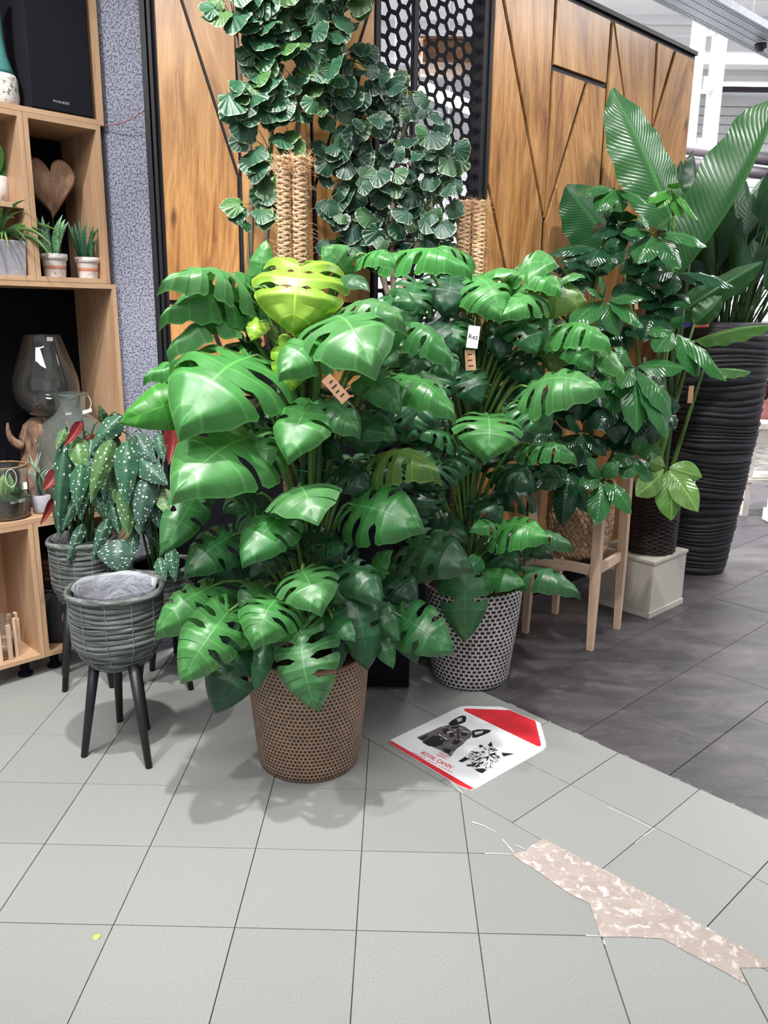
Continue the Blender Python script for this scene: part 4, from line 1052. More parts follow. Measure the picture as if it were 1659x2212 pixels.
# ================================================================== MONSTERAS
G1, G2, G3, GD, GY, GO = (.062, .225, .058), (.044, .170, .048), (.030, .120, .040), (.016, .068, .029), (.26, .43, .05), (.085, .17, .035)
def coir_poles(parent, pts, z1, r=.024):
    for (x, y) in pts:
        b = MB(); turns = 30; zb = z1 - .95; n = turns * 14; rq = random.Random(int(x * 777))
        b.tube([Vector((x, y, .3)), Vector((x, y, z1 - .005))], r * .86, 12)
        turns = 21; n = turns * 14
        for sg in (-1, 1):
            for ph in (0, 2.09, 4.19):
                b.tube([Vector((x + r * .86 * math.cos(sg * 2 * math.pi * i / 14 + sg + ph), y + r * .86 * math.sin(sg * 2 * math.pi * i / 14 + sg + ph), zb + (z1 - zb) * i / n + rq.uniform(-.001, .001))) for i in range(n + 1)], [.0062 * rq.uniform(.75, 1.2) for i in range(n + 1)], 5)
        pole = b.build('moss_pole', M['coir'], parent)
        f = MB(); rn = random.Random(int(x * 999))
        for k in range(420):
            a = rn.uniform(0, 6.28); zz = z1 + rn.uniform(-.05, .005) if k < 150 else rn.uniform(z1 - .6, z1); p = Vector((x + r * math.cos(a), y + r * math.sin(a), zz))
            d = Vector((math.cos(a) * rn.uniform(.4, 1.5), math.sin(a) * rn.uniform(.4, 1.5), rn.uniform(-.4, 1.2))).normalized() * rn.uniform(.01, .035)
            f.tube([p, p + d * .6 + Vector((0, 0, .003)), p + d], .0005, 3, caps=False)
        o = f.build('frayed_fibre', M['fibre'], pole); o['kind'] = 'stuff'
def petiole(parent, ax, base, zmin, r0=.0075, mat='stem_green', drop=.3):
    hd = Vector((base.x - ax[0], base.y - ax[1], 0)); z0 = max(zmin, base.z - drop - hd.length * .35)
    p0 = Vector((ax[0], ax[1], z0)) + hd.normalized() * .02 if hd.length > 1e-4 else Vector((ax[0], ax[1], z0))
    mid = p0 * .45 + base * .55; mid.z = max(base.z, z0) + .02 + hd.length * .12 if base.z > z0 else (z0 + base.z) / 2 + .12
    MB().tube(curve(p0, mid, base, 7), [r0, r0 * .95, r0 * .9, r0 * .85, r0 * .8, r0 * .72, r0 * .62, r0 * .5], 7).build('stem', M[mat], parent)
def leaf_px(parent, ax, zmin, bx, by, tx, ty, W, Yb, Yt, col, mesh, nh=(0, -.75, .75), pet=True, zs=1, back=False):
    b0, t0 = at(bx, by, Yb), at(tx, ty, Yt)
    if min(b0.x, t0.x) < .17 and min(b0.z, t0.z) < 1.12 and max(Yb, Yt) > 2.84: b0, t0 = at(bx, by, min(Yb, 2.82)), at(tx, ty, min(Yt, 2.80))
    w = pxm(W, (Yb + Yt) / 2)
    # the photo measures the silhouette; undo the slant of the blade for its true width
    put_leaf(mesh, b0, t0, w, parent, col, nh, zs=zs)
    if pet: petiole(parent, ax, b0, zmin)
# ---- monstera in the brown woven pot
A1 = (-.235, 2.47)
m1 = thing('potted_monstera', 'large monstera in brown woven pot, nearest the camera', 'plant', (A1[0] - .01, 2.445, 0)); pc = (A1[0] - .01, 2.445, 0)
MB().lathe([(.160, 0), (.168, .004), (.172, .03), (.19, .20), (.203, .37), (.206, .40), (.203, .405), (.195, .40), (.19, .36), (.001, .355)], pc, 64, uv=(84, 74)).build('pot', M['brown_weave'], m1)
MB().lathe([(.195, .362), (.1, .375), (.001, .378)], pc, 40).build('soil', M['soil'], m1)
MB().tube([Vector((pc[0] + .202 * math.cos(a), pc[1] + .202 * math.sin(a), .40)) for a in [2 * math.pi * k / 56 for k in range(56)]], .008, 8, closed=True).build('pot_rim', M['leather'], m1)
pz = at(630, 340, 2.50).z; px_ = [at(x, 350, 2.50).x for x in (613, 647)]
coir_poles(m1, [(px_[0], 2.50), (px_[1], 2.50)], pz, .0215)
U, F, C_ = (0, -.45, .9), (0, -1, .25), (0, -.75, .7)
ML1 = [ # bx,by,tx,ty,W,Yb,Yt,col,mesh,normal
 (649, 575, 634, 712, 205, 2.33, 2.27, GY, 'Y', F), (548, 622, 352, 604, 105, 2.42, 2.22, G1, 1, (.1, -.45, .9)), (545, 640, 385, 656, 120, 2.46, 2.34, G2, 0, (0, -.9, .1)), (525, 650, 346, 680, 60, 2.40, 2.26, G1, 3, (.2, -.3, 1)),
 (525, 676, 360, 758, 85, 2.44, 2.28, G1, 4, (-.5, -.5, .8)), (541, 770, 392, 918, 265, 2.34, 2.08, G1, 0, (.15, -.75, .75)), (445, 850, 262, 912, 115, 2.46, 2.36, (.05, .24, .03), 'P', (-.1, -1, .1)), (455, 790, 312, 812, 75, 2.40, 2.28, G1, 1, (.1, -.4, 1)),
 (720, 682, 803, 786, 225, 2.30, 2.08, G1, 0, (-.1, -.6, .85)), (735, 670, 872, 690, 110, 2.34, 2.22, G1, 3, (0, -.5, .9)), (695, 738, 606, 805, 125, 2.26, 2.14, G1, 4, (.2, -.6, .8)), (633, 745, 624, 848, 92, 2.36, 2.32, (.16, .34, .03), 'P', F), (560, 695, 543, 735, 45, 2.36, 2.33, (.22, .40, .04), 'P', F),
 (672, 872, 622, 986, 140, 2.26, 2.12, G1, 2, (-.1, -.8, .6)), (690, 868, 775, 930, 115, 2.30, 2.20, G2, 1, (.15, -.7, .8)), (541, 944, 380, 1060, 225, 2.30, 2.04, G1, 2, (.1, -.8, .65)), (548, 925, 436, 896, 100, 2.42, 2.36, G3, 0, (0, -.6, .8)), (554, 938, 574, 1010, 85, 2.30, 2.22, G1, 4, (-.3, -.8, .6)),
 (811, 985, 948, 1018, 105, 2.42, 2.30, GO, 3, (0, -.5, .9)), (645, 1052, 684, 1126, 175, 2.24, 2.06, G1, 'P', (0, -.7, .75)), (764, 1091, 905, 1138, 165, 2.36, 2.22, G2, 0, (-.1, -.85, .5)), (424, 1070, 352, 1192, 95, 2.28, 2.16, G2, 2, (.3, -.9, .4)), (502, 1156, 402, 1238, 115, 2.32, 2.20, G3, 0, (.2, -.75, .7)),
 (606, 1118, 526, 1213, 120, 2.24, 2.10, G2, 2, (0, -.8, .65)), (615, 1122, 632, 1180, 72, 2.30, 2.24, G3, 4, F), (553, 1068, 484, 1098, 85, 2.40, 2.33, G3, 1, C_), (512, 1203, 454, 1240, 80, 2.34, 2.28, GD, 3, C_), (652, 1232, 690, 1314, 150, 2.18, 2.04, G1, 0, (0, -.7, .75)), (597, 1293, 551, 1386, 150, 2.16, 2.02, G1, 1, (.1, -.75, .7)),
 (455, 1268, 335, 1366, 120, 2.26, 2.14, G1, 3, (.1, -.7, .75)), (492, 1322, 393, 1468, 150, 2.16, 2.02, G1, 1, (.15, -.85, .5)), (522, 1405, 466, 1538, 135, 2.22, 2.12, GD, 2, (.1, -1, .25)), (648, 1368, 682, 1534, 160, 2.12, 2.02, G2, 1, (-.1, -.95, .35)), (573, 1398, 552, 1492, 50, 2.20, 2.15, G3, 'P', F), (722, 1322, 697, 1394, 66, 2.20, 2.15, GD, 'P', C_), (718, 1336, 766, 1384, 58, 2.16, 2.10, G3, 'P', C_),
 (768, 1295, 796, 1446, 115, 2.24, 2.18, GD, 2, (.2, -1, .2)), (802, 1288, 863, 1384, 70, 2.30, 2.22, G3, 4, C_), (868, 1332, 975, 1408, 125, 2.32, 2.22, G3, 0, (-.1, -.85, .5)), (740, 1358, 729, 1449, 44, 2.22, 2.18, GD, 'P', F), (816, 1370, 849, 1442, 56, 2.28, 2.22, G3, 'P', C_), (748, 1218, 822, 1298, 100, 2.28, 2.18, G3, 4, C_), (806, 1236, 846, 1190, 55, 2.38, 2.34, G2, 'P', C_),
 (790, 798, 864, 888, 90, 2.40, 2.30, G2, 2, C_), (858, 810, 984, 894, 95, 2.46, 2.32, G1, 1, (.1, -.6, .8)), (864, 695, 976, 776, 85, 2.50, 2.36, G2, 3, (.1, -.5, .9)), (940, 762, 980, 814, 85, 2.56, 2.48, G3, 0, C_), (910, 750, 878, 812, 80, 2.54, 2.48, G3, 'P', C_), (750, 592, 702, 535, 95, 2.44, 2.40, G1, 2, (0, -1, .4)), (792, 550, 852, 568, 70, 2.46, 2.36, G1, 1, U),
 (735, 598, 796, 626, 55, 2.40, 2.30, G3, 'P', C_), (560, 620, 575, 520, 60, 2.52, 2.52, G1, 'P', F), (700, 1180, 742, 1184, 50, 2.30, 2.26, G3, 4, C_), (600, 880, 520, 960, 95, 2.50, 2.44, GD, 2, C_), (430, 660, 385, 690, 60, 2.44, 2.38, G2, 'P', C_), (730, 1010, 800, 1060, 100, 2.42, 2.36, GD, 0, C_), (480, 1260, 420, 1330, 80, 2.30, 2.24, G2, 4, C_), (570, 1270, 520, 1310, 90, 2.26, 2.18, G2, 0, C_), (760, 900, 852, 940, 95, 2.44, 2.34, G3, 2, C_),
 (600, 1180, 540, 1250, 80, 2.34, 2.28, GD, 1, C_), (680, 1150, 740, 1220, 90, 2.36, 2.30, GD, 3, C_), (690, 1240, 760, 1300, 85, 2.3, 2.24, G3, 2, C_), (620, 1330, 590, 1400, 80, 2.26, 2.2, GD, 2, C_), (560, 1340, 500, 1400, 90, 2.26, 2.2, G3, 4, C_), (840, 1240, 900, 1300, 90, 2.44, 2.38, GD, 2, C_), (850, 1310, 900, 1430, 90, 2.40, 2.34, GD, 'P', C_)]
def pick(k): return MON_YOUNG if k == 'Y' else MON_PLAIN if k == 'P' else MON[k]
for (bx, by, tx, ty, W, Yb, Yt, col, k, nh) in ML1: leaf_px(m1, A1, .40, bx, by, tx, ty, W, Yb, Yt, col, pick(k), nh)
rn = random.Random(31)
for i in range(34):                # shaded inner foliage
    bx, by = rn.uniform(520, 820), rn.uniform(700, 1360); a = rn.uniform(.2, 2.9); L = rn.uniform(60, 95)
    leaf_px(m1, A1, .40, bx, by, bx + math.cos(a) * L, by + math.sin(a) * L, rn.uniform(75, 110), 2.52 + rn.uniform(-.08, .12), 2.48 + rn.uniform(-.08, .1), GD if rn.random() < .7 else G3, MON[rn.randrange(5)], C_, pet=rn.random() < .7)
for k in range(3):                 # main vines climbing the poles
    MB().tube([Vector((A1[0] + .03 * math.cos(k * 2 + z * 4), A1[1] - .02 + .02 * math.sin(k * 2 + z * 3), z)) for z in [.36 + .1 * i for i in range(12)]], .013, 8).build('vine', M['stem_dark'], m1)
for zz in (at(625, 1018, 2.42).z, at(650, 1182, 2.40).z):
    p = Vector((A1[0], A1[1] - .05, zz)); MB().tube([p + Vector((-.045, .02, 0)), p + Vector((0, -.012, .002)), p + Vector((.05, .02, 0))], .002, 6).build('plant_tie', M['tie'], m1)
# kraft label on a leaf stalk
def label_tag(parent, px, py, Y, w, h, rot, mat, strokes, name='label_tag', txt=None):
    c = at(px, py, Y); ca, sa = math.cos(rot), math.sin(rot); X = Vector((ca, 0, sa)); Yv = Vector((-sa, 0, ca)); n = Vector((0, -1, 0))
    tg = MB().box(c, (w, h, .0016), (X, Yv, n)).build(name, M[mat], parent)
    rn = random.Random(px)
    if txt: place_text('lettering', txt, h * .30, c + n * .0012, X, Yv, M['ink'], tg)
    for k in range(strokes):
        y = h * (.28 - .56 * k / max(1, strokes - 1)); x = rn.uniform(-.1, .1) * w; s = c + X * x + Yv * y + n * .0011
        MB().box(s, (w * rn.uniform(.35, .6), h * .045, .0004), (X, Yv, n)).build('print_line', M['ink'], tg)
    MB().tube([c + Yv * h * .45, c + Yv * (h * .5 + .03) - n * .02], .0008, 5).build('string', M['kraft'], tg)
label_tag(m1, 726, 840, 2.08, .030, .080, -2.4, 'kraft', 4)
# ---- monstera in the black-and-white woven pot
A2 = (.335, 3.10)
m2 = thing('potted_monstera', 'tall monstera in black and white woven pot beside the wooden stand', 'plant', (.37, 3.10, 0)); pc = (.37, 3.10, 0)
MB().lathe([(.150, 0), (.158, .004), (.163, .03), (.186, .22), (.203, .40), (.204, .42), (.198, .42), (.19, .38), (.001, .375)], pc, 64, uv=(50, 54)).build('pot', M['mono_weave'], m2)
MB().lathe([(.195, .382), (.1, .395), (.001, .398)], pc, 40).build('soil', M['soil'], m2)
pz = at(1018, 435, 3.12).z; px_ = [at(x, 440, 3.12).x for x in (1004, 1036)]
coir_poles(m2, [(px_[0], 3.12), (px_[1], 3.12)], pz, .0255)
ML2 = [(979, 593, 960, 672, 135, 2.96, 2.86, GD, 0, (0, -.9, .5)), (1030, 598, 1084, 684, 125, 2.92, 2.80, G1, 1, C_), (1035, 600, 1122, 590, 60, 2.95, 2.86, G1, 'P', (0, -.4, 1)), (1112, 592, 1196, 566, 125, 2.96, 2.86, G1, 2, (-.3, -.8, .8)), (1131, 583, 1213, 630, 90, 2.94, 2.84, G1, 1, (.3, -.6, .8)), (1110, 612, 1075, 650, 62, 3.0, 2.96, (.14, .30, .05), 'P', C_),
 (1161, 639, 1086, 680, 80, 2.90, 2.80, G1, 4, (0, -.6, .8)), (1150, 640, 1264, 650, 95, 3.02, 2.94, GO, 'P', (0, -.9, .2)), (1208, 606, 1262, 598, 50, 3.0, 2.94, G1, 'P', (0, -.5, .9)), (1200, 704, 1320, 742, 75, 2.96, 2.82, G1, 3, (.1, -.5, .9)), (1226, 724, 1280, 796, 80, 2.96, 2.86, G2, 1, C_), (1262, 734, 1350, 810, 70, 3.0, 2.86, G1, 4, (.3, -.6, .8)),
 (1141, 836, 1300, 838, 125, 2.90, 2.74, G1, 1, (0, -.75, .75)), (1055, 898, 1055, 984, 155, 2.82, 2.70, G1, 0, (0, -.8, .65)), (1084, 690, 1080, 775, 75, 2.98, 2.92, GD, 2, F), (1168, 678, 1183, 765, 50, 2.98, 2.94, G2, 'P', F), (1198, 710, 1196, 806, 85, 3.04, 3.0, GO, 0, F), (976, 944, 894, 930, 60, 2.96, 2.88, G3, 4, U), (1145, 960, 1245, 988, 60, 2.94, 2.84, G2, 3, U),
 (1080, 1137, 1182, 1160, 105, 2.90, 2.80, G1, 1, (0, -.65, .8)), (1075, 1135, 1020, 1140, 60, 2.92, 2.84, G2, 4, U), (886, 1178, 1016, 1226, 130, 2.76, 2.64, G3, 0, (0, -.85, .5)), (1002, 1238, 1005, 1385, 120, 2.82, 2.76, G3, 2, (0, -1, .2)), (1045, 1245, 1132, 1262, 70, 2.90, 2.82, G2, 'P', (0, -.8, .6)), (1118, 1226, 1252, 1280, 75, 2.90, 2.76, G3, 1, (.1, -.6, .8)), (1132, 1152, 1236, 1178, 60, 2.98, 2.88, G3, 3, U), (886, 1188, 920, 1228, 50, 2.76, 2.72, G2, 'P', C_),
 (941, 1116, 1010, 1168, 80, 2.96, 2.88, GD, 2, C_), (1040, 1080, 1080, 1130, 80, 2.98, 2.92, GD, 0, C_), (930, 1200, 890, 1260, 80, 2.9, 2.84, GD, 2, C_), (1000, 545, 905, 560, 60, 3.0, 2.9, G1, 3, U), (860, 545, 1018, 584, 75, 2.70, 2.60, G1, 1, (.1, -.5, .9)), (960, 700, 900, 740, 90, 3.0, 2.92, G3, 4, C_), (1120, 760, 1170, 830, 90, 3.04, 2.98, GD, 1, C_), (940, 860, 890, 920, 90, 3.0, 2.95, GD, 2, C_), (1090, 1010, 1150, 1050, 90, 3.0, 2.9, GD, 3, C_), (960, 1000, 900, 1050, 90, 3.0, 2.92, GD, 1, C_), (900, 1090, 860, 1150, 80, 2.9, 2.84, GD, 0, C_), (1070, 1180, 1120, 1230, 80, 2.96, 2.88, GD, 4, C_), (960, 1180, 940, 1250, 90, 2.94, 2.88, GD, 'P', C_)]
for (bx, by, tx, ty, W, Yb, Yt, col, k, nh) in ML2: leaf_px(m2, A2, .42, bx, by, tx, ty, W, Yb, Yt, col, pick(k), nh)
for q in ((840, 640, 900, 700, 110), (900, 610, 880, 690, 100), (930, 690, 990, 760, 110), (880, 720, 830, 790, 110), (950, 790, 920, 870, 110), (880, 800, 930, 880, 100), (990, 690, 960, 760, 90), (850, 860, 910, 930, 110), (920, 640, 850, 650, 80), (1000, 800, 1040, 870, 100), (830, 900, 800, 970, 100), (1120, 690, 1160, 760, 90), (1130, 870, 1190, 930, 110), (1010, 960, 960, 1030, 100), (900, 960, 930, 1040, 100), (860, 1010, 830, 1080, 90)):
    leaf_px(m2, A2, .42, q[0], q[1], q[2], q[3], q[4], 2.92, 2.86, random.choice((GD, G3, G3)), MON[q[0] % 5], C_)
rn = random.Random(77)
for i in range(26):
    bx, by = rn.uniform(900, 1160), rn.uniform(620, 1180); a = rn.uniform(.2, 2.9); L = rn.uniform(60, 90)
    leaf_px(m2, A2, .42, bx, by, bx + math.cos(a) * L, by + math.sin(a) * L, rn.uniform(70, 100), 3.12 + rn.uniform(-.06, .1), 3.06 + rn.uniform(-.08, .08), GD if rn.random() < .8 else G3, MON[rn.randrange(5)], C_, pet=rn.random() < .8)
for k in range(3):
    MB().tube([Vector((A2[0] + .03 * math.cos(k * 2 + z * 4), A2[1] - .02 + .02 * math.sin(k * 2 + z * 3), z)) for z in [.38 + .1 * i for i in range(11)]], .012, 8).build('vine', M['stem_dark'], m2)
label_tag(m2, 1022, 728, 2.80, .04, .075, -.1, 'paper_white', 0, txt='Rez')
label_tag(m2, 1016, 778, 2.81, .036, .07, .1, 'kraft', 3)

# ================================================================== POLYSCIAS TREES ON THE COUNTER
def inside(poly, x, y):
    r = False; j = len(poly) - 1
    for i in range(len(poly)):
        (xi, yi), (xj, yj) = poly[i], poly[j]
        if (yi > y) != (yj > y) and x < (xj - xi) * (y - yi) / (yj - yi) + xi: r = not r
        j = i
    return r
def polyscias(label, pos, region, n, Y, dY, stems, col, size, seed, extra=()):
    rn = random.Random(seed); zb = zc_ + .001
    t = thing('potted_polyscias', label, 'plant', (pos[0], pos[1], zb)); pc = (pos[0], pos[1], zb)
    MB().lathe([(.075, 0), (.08, .004), (.095, .17), (.10, .175), (.10, .195), (.09, .195), (.088, .17), (.001, .165)], pc, 32).build('pot', M['clay_black'], t)
    MB().lathe([(.09, .172), (.001, .176)], pc, 24).build('soil', M['soil'], t)
    paths = []
    for st in stems:
        pts = [Vector((pos[0] + .02 * rn.uniform(-1, 1), pos[1] + .02 * rn.uniform(-1, 1), zb + .16))] + [at(x, y, Y + rn.uniform(-.02, .02)) for x, y in st]
        k = len(pts); MB().tube(pts, [.013 - .009 * i / k for i in range(k)], 7).build('stem', M['stem_brown'], t); paths.append(pts)
    allp = [p for q in paths for p in q[1:]]
    xs = [p[0] for p in region]; ys = [p[1] for p in region]; got = list(extra); tries = 0
    while len(got) < n and tries < 9000:
        tries += 1; x, y = rn.uniform(min(xs), max(xs)), rn.uniform(min(ys), max(ys))
        if inside(region, x, y): got.append((x, y))
    tw = MB()
    for x, y in got:
        yy = Y + rn.uniform(-dY, dY); p = at(x, y, yy)
        if p.y > LY - .10 and p.x < 0: p = at(x, y, LY - .12)
        if (p - WO).dot(WN) < .10: p = p + WN * (.11 - (p - WO).dot(WN))
        s = size * rn.uniform(.65, 1.2); a = rn.uniform(-1.9, 1.9)
        d = Vector((math.sin(a) * .9, -.4 + rn.uniform(-.4, .4), -.7 + rn.uniform(-.4, .8))).normalized()
        nh = Vector((rn.uniform(-.8, .8), -1, rn.uniform(-.1, 1.1)))
        c = col[0] if rn.random() < .75 else col[1]
        put_leaf(POL[rn.randrange(4)], p, p + d * s, s * rn.uniform(.9, 1.1), t, c, nh)
        q = min(allp, key=lambda v: (v - p).length)
        tw.tube(curve(q, (q + p) / 2 + ZV * .02, p, 3), [.002, .0017, .0014, .001], 4, caps=False)
    o = tw.build('twigs', M['stem_green'], t); o['kind'] = 'stuff'
    return t
reg1 = [(395, -60), (780, -60), (760, 90), (740, 230), (720, 320), (680, 330), (680, 200), (560, 300), (575, 400), (560, 480), (520, 500), (470, 470), (455, 380), (450, 250), (425, 270), (405, 240), (430, 150), (395, 90), (390, 30)]
polyscias('bushy scalloped-leaf tree left of the coir poles with brighter leaves', (-.42, 3.07), reg1, 270, 2.98, .13, [[(540, 560), (543, 480), (546, 380), (536, 280), (520, 180), (512, 80), (505, -60)], [(572, 560), (580, 450), (584, 330), (590, 220), (600, 100), (610, -60)], [(600, 560), (640, 330), (650, 200), (660, 80), (680, -60)]], [(.020, .082, .036), (.045, .12, .028)], .080, 51)  # leaf colours lighter than those of the tree at the screen
reg2 = [(700, 110), (760, 100), (830, 150), (900, 180), (960, 250), (1000, 340), (985, 390), (975, 540), (860, 560), (690, 560), (685, 470), (700, 420), (690, 300), (690, 200)]
polyscias('darker scalloped-leaf tree in front of the hexagon screen', (.0, 3.06), reg2, 285, 3.10, .12, [[(850, 640), (846, 520), (850, 420), (870, 300), (880, 200)], [(840, 640), (800, 520), (770, 400), (750, 260), (740, 130)], [(860, 640), (905, 520), (930, 420), (950, 330)]], [(.012, .050, .028), (.028, .08, .03)], .072, 52)
# ================================================================== SCHEFFLERA ON A WOODEN STAND
LEGS = [fl(1277, 1410), fl(1338, 1361), fl(1203, 1320), fl(1124, 1362)]
sc_ = sum(LEGS, Vector()) / 4; sc_.z = 0
stand = thing('plant_stand', 'pale wooden four-legged plant stand under the bamboo basket', 'stand', sc_)
e1 = (LEGS[1] - LEGS[0]).normalized(); e2 = Vector((-e1.y, e1.x, 0)); half = .155
cor = [sc_ + e1 * (a * half) + e2 * (b_ * half) for a, b_ in ((-1, -1), (1, -1), (1, 1), (-1, 1))]
for c in cor:
    o_ = (c - sc_).normalized(); b = MB(); zt = .765
    for z, s in ((0, .0135), (.40, .0195), (zt - .012, .0195), (zt, .015)):
        for a, d in ((-1, -1), (1, -1), (1, 1), (-1, 1)): b.v.append(c + o_ * (.012 * (1 - z / zt)) + e1 * (a * s) + e2 * (d * s) + ZV * z)
    for l in range(3):
        for i in range(4):
            j = (i + 1) % 4; b.face((l * 4 + i, l * 4 + j, l * 4 + 4 + j, l * 4 + 4 + i), [(i * .04, l * .25), (i * .04 + .04, l * .25), (i * .04 + .04, l * .25 + .25), (i * .04, l * .25 + .25)])
    b.face((3, 2, 1, 0)); b.face((12, 13, 14, 15)); b.build('leg', M['pine'], stand)
zr = .395
for k in range(4):
    a, c = cor[k], cor[(k + 1) % 4]; d = (c - a).normalized(); MB().box((a + c) / 2 + ZV * (zr - .022), ((c - a).length - .045, .02, .044), (d, Vector((-d.y, d.x, 0)), ZV)).build('rail', M['pine'], stand)
for k in range(2):
    a, c = cor[k], cor[k + 2]; d = (c - a).normalized(); MB().box((a + c) / 2 + ZV * (zr - .055 - .021 * k), ((c - a).length - .07, .03, .02), (d, Vector((-d.y, d.x, 0)), ZV)).build('cross_bar', M['pine'], stand)
sch = thing('potted_schefflera', 'glossy umbrella plant in woven bamboo basket on the wooden stand', 'plant', sc_ + ZV * .397); bz = .397
RB = lambda f: .112 + .040 * min(1, f * 2.2) ** .6 - .006 * f
Hb = .34
MB().lathe([(.10, bz)] + [(RB(f) - .004, bz + Hb * f) for f in (.02, .08, .16, .26, .4, .6, .8, 1)] + [(RB(1) - .014, bz + Hb), (RB(1) - .014, bz + Hb - .06), (.001, bz + Hb - .06)], sc_, 40).build('basket', M['bamboo_back'], sch)
b = MB(); rows, per = 12, 34
for r in range(rows):
    for i in range(per):
        sgn = 1 if r % 2 else -1
        for (u0_, u1_) in ((0, 1),):
            f0, f1 = r / rows, (r + 1) / rows; a0 = 2 * math.pi * (i + (.5 if sgn > 0 else 0)) / per; da = 2 * math.pi / per * .9; sh_ = sgn * 2 * math.pi / per * .9
            k = len(b.v)
            for q, (f, s) in enumerate(((f0 - .02, 0), ((f0 + f1) / 2, .5), (f1 + .02, 1))):
                f = min(max(f, 0), 1)
                for e in (0, .5, 1):
                    a = a0 + da * e + sh_ * (s - .5); R = RB(f) + (.0075 if (q == 1 and e == .5) else .003 if (q == 1 or e == .5) else -.003)
                    b.v.append(sc_ + Vector((R * math.cos(a), R * math.sin(a), bz + Hb * f)))
            for q in range(2):
                for e in range(2): b.face((k + q * 3 + e, k + q * 3 + e + 1, k + q * 3 + e + 4, k + q * 3 + e + 3), [(i * .37 + e * .1, r * .31 + q * .1)] * 2 + [(i * .37 + e * .1 + .1, r * .31 + q * .1 + .1)] * 2)
o = b.build('woven_strips', M['bamboo'], sch); o['kind'] = 'stuff'
MB().tube([sc_ + Vector(((RB(1) - .004) * math.cos(a), (RB(1) - .004) * math.sin(a), bz + Hb)) for a in [2 * math.pi * k / 40 for k in range(40)]], .009, 8, closed=True).build('rim', M['bamboo'], sch)
MB().lathe([(.135, bz + Hb - .03), (.001, bz + Hb - .025)], sc_, 30).build('soil', M['soil'], sch)
trunk = [[(1330, 1060), (1334, 960), (1322, 880), (1338, 780), (1352, 660), (1362, 560), (1400, 500)], [(1270, 1060), (1278, 930), (1282, 840), (1270, 720), (1290, 600), (1325, 420)], [(1300, 1050), (1400, 900), (1440, 760), (1452, 600), (1455, 420)]]
TP = []
for tk in trunk:
    pts = [at(x, y, 3.56) for x, y in tk]; pts[0] = Vector((sc_.x + (pts[0].x - sc_.x) * .4, sc_.y, bz + Hb - .03)); N = len(pts)
    # smooth the polyline
    fine = [Vector(catmull([tuple(p) for p in pts], i / 24)) for i in range(25)]
    MB().tube(fine, [.013 - .006 * i / 24 for i in range(25)], 8).build('trunk', M['stem_green'], sch); TP += fine
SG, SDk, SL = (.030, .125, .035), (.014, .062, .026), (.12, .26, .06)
HUB = [ # hub x,y, depth, colour, [(tip x,y,width)...]
 (1411, 503, 3.36, SG, [(1378, 572, 46), (1470, 582, 56), (1528, 534, 38), (1342, 503, 30), (1376, 470, 34), (1450, 470, 30)]),
 (1330, 405, 3.46, SG, [(1250, 424, 30), (1288, 458, 40), (1342, 460, 34), (1400, 446, 32), (1370, 392, 26)]),
 (1449, 409, 3.44, (.06, .22, .04), [(1400, 440, 26), (1474, 472, 30), (1508, 478, 18), (1496, 462, 16), (1420, 452, 26), (1465, 395, 24)]),
 (1307, 646, 3.36, SG, [(1231, 710, 50), (1337, 727, 48), (1390, 710, 40), (1392, 646, 30), (1292, 600, 34), (1262, 624, 30)]),
 (1298, 535, 3.46, SDk, [(1184, 553, 30), (1274, 577, 42), (1318, 588, 42), (1210, 566, 26), (1340, 520, 26)]),
 (1457, 714, 3.38, SG, [(1414, 762, 42), (1508, 817, 60), (1569, 825, 50), (1398, 722, 30), (1470, 680, 26)]),
 (1368, 792, 3.30, SG, [(1479, 796, 46), (1450, 902, 60), (1374, 936, 50), (1442, 952, 52), (1326, 752, 34), (1340, 840, 34)]),
 (1316, 809, 3.38, SG, [(1334, 896, 54), (1298, 845, 36), (1352, 862, 40), (1284, 790, 30)]),
 (1230, 1012, 3.36, SDk, [(1160, 1058, 46), (1213, 1136, 44), (1268, 1108, 44), (1170, 1025, 30), (1250, 960, 34)]),
 (1300, 1034, 3.28, SG, [(1289, 1136, 42), (1364, 1111, 46), (1268, 990, 34), (1250, 1050, 34), (1335, 1000, 32)]),
 (1373, 984, 3.38, SG, [(1344, 1035, 40), (1413, 1052, 40), (1320, 1006, 34), (1430, 970, 32), (1390, 940, 30)]),
 (1439, 1008, 3.40, SL, [(1517, 1030, 42), (1508, 1106, 50), (1450, 1125, 56), (1372, 1072, 52), (1402, 996, 30)]),
 (1258, 935, 3.46, SDk, [(1200, 985, 44), (1250, 1010, 44), (1310, 985, 40), (1220, 900, 34), (1300, 900, 34)]),
 (1460, 587, 3.50, SDk, [(1588, 622, 34), (1382, 608, 34), (1520, 616, 34), (1440, 640, 36)]),
 (1370, 600, 3.52, SDk, [(1330, 660, 42), (1410, 650, 42), (1350, 560, 34)]), (1420, 660, 3.52, SDk, [(1390, 740, 44), (1450, 720, 44), (1480, 660, 34)]),
 (1250, 830, 3.50, SDk, [(1200, 880, 44), (1250, 910, 46), (1300, 880, 44), (1210, 820, 34)]), (1390, 870, 3.50, SDk, [(1350, 960, 46), (1410, 960, 46), (1440, 900, 40)]), (1220, 590, 3.54, SDk, [(1200, 650, 44), (1250, 660, 46), (1180, 560, 34), (1270, 600, 34)]), (1180, 900, 3.5, SDk, [(1150, 960, 46), (1200, 970, 46), (1140, 910, 34)]), (1330, 870, 3.44, SDk, [(1290, 930, 44), (1380, 920, 40), (1330, 960, 44)])]
rn = random.Random(14)
